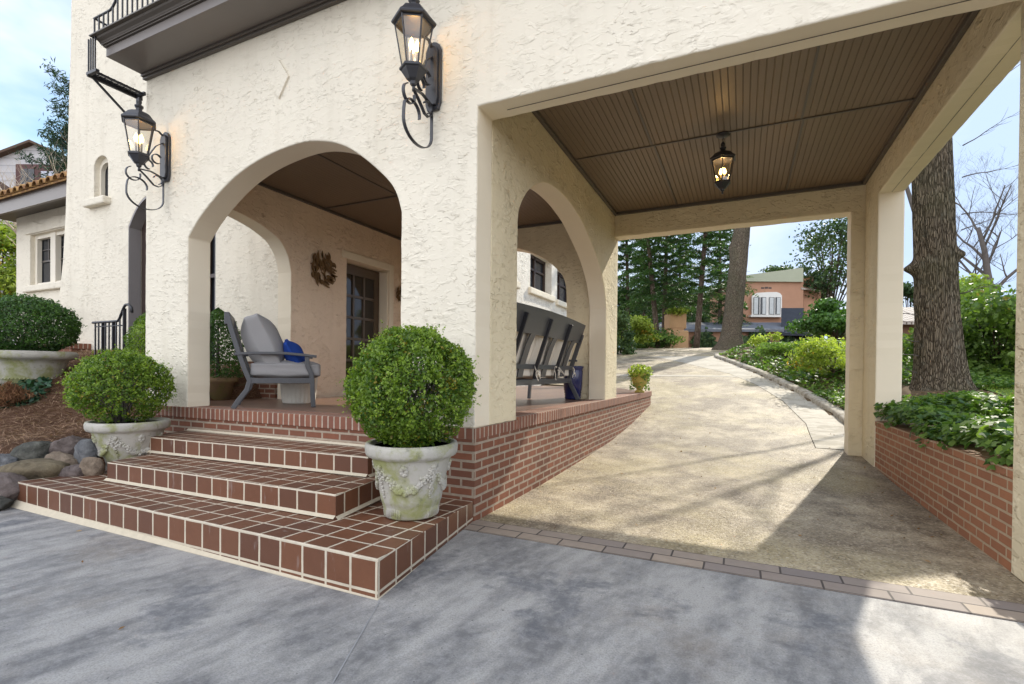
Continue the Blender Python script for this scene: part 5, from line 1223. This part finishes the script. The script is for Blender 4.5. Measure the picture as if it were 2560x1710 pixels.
# ------------------------------------------------------------------ neighbours
# grey siding house at the left
def neighbour_left():
    D = 28; t = empty('siding_house', (0, 0, 0), label='grey siding gabled house with brown shuttered window beyond the left wing', cat='house')
    def P(px, py, d=D): return np.array(at(px, py, d))
    z0 = 1.0
    A = P(-160, 430); B_ = P(240, 430); u = (B_-A); u[2] = 0; u /= np.linalg.norm(u); nrm = np.array((-u[1], u[0], 0))
    apex = P(88, 362); s0 = lambda p: float((p-A)@u)
    pts = [(-0, z0), (0, P(-160, 455)[2]), (s0(apex), apex[2]), (s0(P(260, 440)), P(260, 440)[2]), (s0(P(260, 440)), z0)]
    f = [A+u*a for a, _ in pts]; V = [(q[0], q[1], z) for q, (_, z) in zip(f, pts)]; V += [(v[0]+nrm[0]*6, v[1]+nrm[1]*6, v[2]) for v in V]; n = 5
    MB().add(V, [tuple(range(n)), tuple(range(2*n-1, n-1, -1))]+[(i, n+i, n+(i+1) % n, (i+1) % n) for i in range(n)]).build('wall', M_siding, t)
    r_ = MB()
    for a, b in ((1, 2), (2, 3)):
        for off, th in ((0, .12),):
            va, vb = np.array(V[a]), np.array(V[b]); o1 = -nrm*.35; o2 = nrm*6.2
            q = [va+o1, vb+o1, vb+o2, va+o2]; q2 = [p+np.array((0, 0, .14)) for p in q]; r_.add(q+q2, [(0, 1, 2, 3), (7, 6, 5, 4), (0, 4, 5, 1), (1, 5, 6, 2), (2, 6, 7, 3), (3, 7, 4, 0)])
    r_.build('roof', M_shingle, t)
    wn = empty('window'); wn.parent = t
    def quad(px0, py0, px1, py1, off, th, name, mat, par):
        a = P(px0, py1)-nrm*off; b = P(px1, py1)-nrm*off
        sa, sb = s0(P(px0, py1)), s0(P(px1, py1)); za, zb = P(px0, py0)[2], P(px0, py1)[2]; m = MB(); v = []
        for o_ in (off, off-th):
            for s_, z in ((sa, zb), (sb, zb), (sb, za), (sa, za)):
                q = A+u*s_-nrm*o_; v.append((q[0], q[1], z))
        m.add(v, [(0, 1, 2, 3), (7, 6, 5, 4), (0, 4, 5, 1), (1, 5, 6, 2), (2, 6, 7, 3), (3, 7, 4, 0)]); m.build(name, mat, par)
    quad(43, 412, 153, 482, .10, .099, 'frame', plain('maroon_frame', (.10, .045, .04), .6), wn)
    quad(56, 424, 90, 480, .12, .019, 'pane', M_pane, wn); quad(107, 430, 140, 482, .12, .019, 'pane', plain('painted_reflection_pane', (.5, .52, .6), .2), wn)  # right pane's reflection is painted as a pale base colour
    quad(122, 430, 125, 482, .135, .014, 'muntin', M_iron, wn); quad(107, 452, 140, 455, .136, .014, 'muntin', M_iron, wn)
    quad(71, 424, 74, 480, .135, .014, 'muntin', M_iron, wn); quad(56, 450, 90, 453, .136, .014, 'muntin', M_iron, wn)
    # brown lower roof in front
    a = np.array(at(-80, 400, 22)); b = np.array(at(72, 500, 22)); c = np.array(at(-80, 520, 20)); d = np.array(at(60, 540, 20))
    rr = MB(); q = [c, d, b, a]; q2 = [p+np.array((0, 0, -.15)) for p in q]; rr.add(q+q2, [(0, 1, 2, 3), (7, 6, 5, 4), (0, 4, 5, 1), (1, 5, 6, 2), (2, 6, 7, 3), (3, 7, 4, 0)]); rr.build('lower_roof', M_shingle, t)
neighbour_left()

# terracotta house beyond the drive
def billboard_box(t, px0, py0, px1, py1, D, depth, mat, name, top_slope=0, z0=None, bevel=0):
    a = np.array(at(px0, py1, D)); b = np.array(at(px1, py1, D)); ztl = at(px0, py0, D)[2]; ztr = at(px1, py0+top_slope, D)[2]
    zb = z0 if z0 is not None else min(a[2], b[2]); u = b-a; u[2] = 0; u /= np.linalg.norm(u); nrm = np.array((-u[1], u[0], 0))*depth
    v = [(a[0], a[1], zb), (b[0], b[1], zb), (b[0], b[1], ztr), (a[0], a[1], ztl)]; v += [(p[0]+nrm[0], p[1]+nrm[1], p[2]) for p in v]
    return MB().add(v, [(0, 1, 2, 3), (7, 6, 5, 4), (0, 4, 5, 1), (1, 5, 6, 2), (2, 6, 7, 3), (3, 7, 4, 0)]).build(name, mat, t, bevel=bevel)
th = empty('terracotta_house', (0, 0, 0), label='terracotta stucco house with pale green parapet and arched white window', cat='house')
D = 45
billboard_box(th, 1850, 702, 2006, 900, D, 7, M_terra, 'wall', -8, 2.5)
billboard_box(th, 2006.5, 716, 2050, 900, D+.6, 6, M_terra, 'side_wall', 14, 2.5)
billboard_box(th, 1846, 690, 2008, 703, D-.3, 7.4, M_green, 'parapet', -21)
billboard_box(th, 2003, 718, 2050, 724, D-.1, 1, M_palt, 'tile_edge', 13)
billboard_box(th, 2022, 692, 2052, 760, D+1.5, 1.1, M_terra, 'chimney', 0); billboard_box(th, 2026, 687, 2050, 696, D+1.6, .9, M_iron, 'chimney_cap')
wn = empty('window'); wn.parent = th
def poly_at(par, pts, D, depth, mat, name):
    a = np.array([at(x, y, D) for x, y in pts]); n = len(pts); dv = np.array((-.25, .97, 0))*depth; v = [tuple(p) for p in a]+[tuple(p+dv) for p in a]
    return MB().add(v, [tuple(range(n)), tuple(range(2*n-1, n-1, -1))]+[(i, n+i, n+(i+1) % n, (i+1) % n) for i in range(n)]).build(name, mat, par)
poly_at(wn, [(1880, 790), (1880, 741), (1884, 736), (1893, 732), (1917, 730.5), (1942, 730), (1950, 733), (1955, 739), (1955, 790)], D-.3, .28, M_white, 'frame')
billboard_box(wn, 1877, 787, 1958, 792, D-.5, .45, M_white, 'sill', 0)
for a_, b_ in ((1884, 1915), (1923, 1951)):
    billboard_box(wn, a_, 743, b_, 786, D-.36, .03, M_pane, 'pane')
    billboard_box(wn, a_+1, 744, a_+11, 785, D-.4, .03, M_curt, 'curtain'); billboard_box(wn, b_-9, 744, b_-1, 785, D-.4, .03, M_curt, 'curtain')
    billboard_box(wn, (a_+b_)/2-.8, 743, (a_+b_)/2+.8, 786, D-.44, .03, M_white, 'mullion')
for k in range(3): billboard_box(th, 1903+k*9, 718-k % 2, 1911+k*9, 722, D-.06, .05, M_woodfr, 'vent_tile')
# low wing with roof
def lowroof(px0, px1, yt, yb, D0, D1_, mat, name, drop=0):
    a = at(px0, yb, D0); b = at(px1, yb+drop, D0); c = at(px1, yt+drop, D1_); d = at(px0, yt, D1_); q = [a, b, c, d]; q2 = [(p[0], p[1], p[2]-.2) for p in q]
    MB().add(q+q2, [(0, 1, 2, 3), (7, 6, 5, 4), (0, 4, 5, 1), (1, 5, 6, 2), (2, 6, 7, 3), (3, 7, 4, 0)]).build(name, mat, th)
lowroof(1640, 1960, 806, 823, 38, 43, M_slate, 'low_roof', 0); lowroof(1955, 2060, 806, 832, 37.6, 42, M_darkroof, 'blue_roof', 2)
lowroof(1953, 2010, 770, 818, 39.5, 41.5, M_darkroof, 'blue_roof', 0)
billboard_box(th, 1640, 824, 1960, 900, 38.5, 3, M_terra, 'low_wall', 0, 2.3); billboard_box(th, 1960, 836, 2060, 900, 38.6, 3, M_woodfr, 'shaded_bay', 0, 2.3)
billboard_box(th, 1500, 822, 1690, 830, 50, 3, M_palt, 'far_garden_roof', 0, 4.6)
# ivy on the low wall
n = 9000; u = rng.uniform(0, 1, n); A = np.array(at(1735, 860, 38.2)); B_ = np.array(at(2010, 860, 38.2)); P = A[None]+(B_-A)[None]*u[:, None]; P[:, 2] = 2.6+rng.uniform(0, 1, n)**1.0*2.3*(.55+.45*np.sin(u*19)*np.sin(u*7)); P += rng.normal(0, .12, (n, 3))
o = leaves('wall_ivy', P, np.tile((.3, -1., .3), (n, 1)), .26, M_magn, None, .6, .5, None, 'ivy'); tag(o, 'dark ivy covering the low terracotta wall beyond the driveway', 'ivy', kind='stuff')
# tan garden pier with basin, left of the conifers' trunks
gp = empty('garden_pier', (0, 0, 0), label='tan stucco garden pier with planted top between the conifer trunks', cat='pier')
billboard_box(gp, 1674, 782, 1717, 822, 34, 1.3, M_tanst, 'pier_body', 0, bevel=.1); billboard_box(gp, 1665, 826, 1722, 880, 33.4, 1.8, M_tanst, 'pier_base', 0, 2.4, bevel=.1); billboard_box(gp, 1682, 821, 1710, 827, 33.8, 1.4, M_tanst, 'pier_neck')
c = at(1693, 778, 34); P, d, q = ball(c, (.8, .6, .3), 600, .7, 3, .2); leaves('plant', P, d, .18, M_yel, gp)
# neighbour bungalow right of rear pillar
nb = empty('tiled_bungalow', (0, 0, 0), label='brown bungalow with pale tiled roof between rear pillar and big trunk', cat='house')
billboard_box(nb, 2235, 802, 2330, 880, 30, 6, plain('brown_render', (.16, .09, .055), .8), 'wall', 0, 1.0)
a = at(2225, 802, 29.3); b = at(2335, 805, 29.3); c = at(2335, 768, 33); d = at(2225, 768, 33)
q = [a, b, c, d]; q2 = [(p[0], p[1], p[2]-.2) for p in q]
MB().add(q+q2, [(0, 1, 2, 3), (7, 6, 5, 4), (0, 4, 5, 1), (1, 5, 6, 2), (2, 6, 7, 3), (3, 7, 4, 0)]).build('roof', brickmat('pale_roof_tiles', (.55, .5, .45), (.4, .35, .3), (.12, .09, .07), .3, .22, .05, extra=.3), nb, uv=True)
billboard_box(nb, 2258, 845, 2278, 870, 29.8, .1, M_curt, 'window')
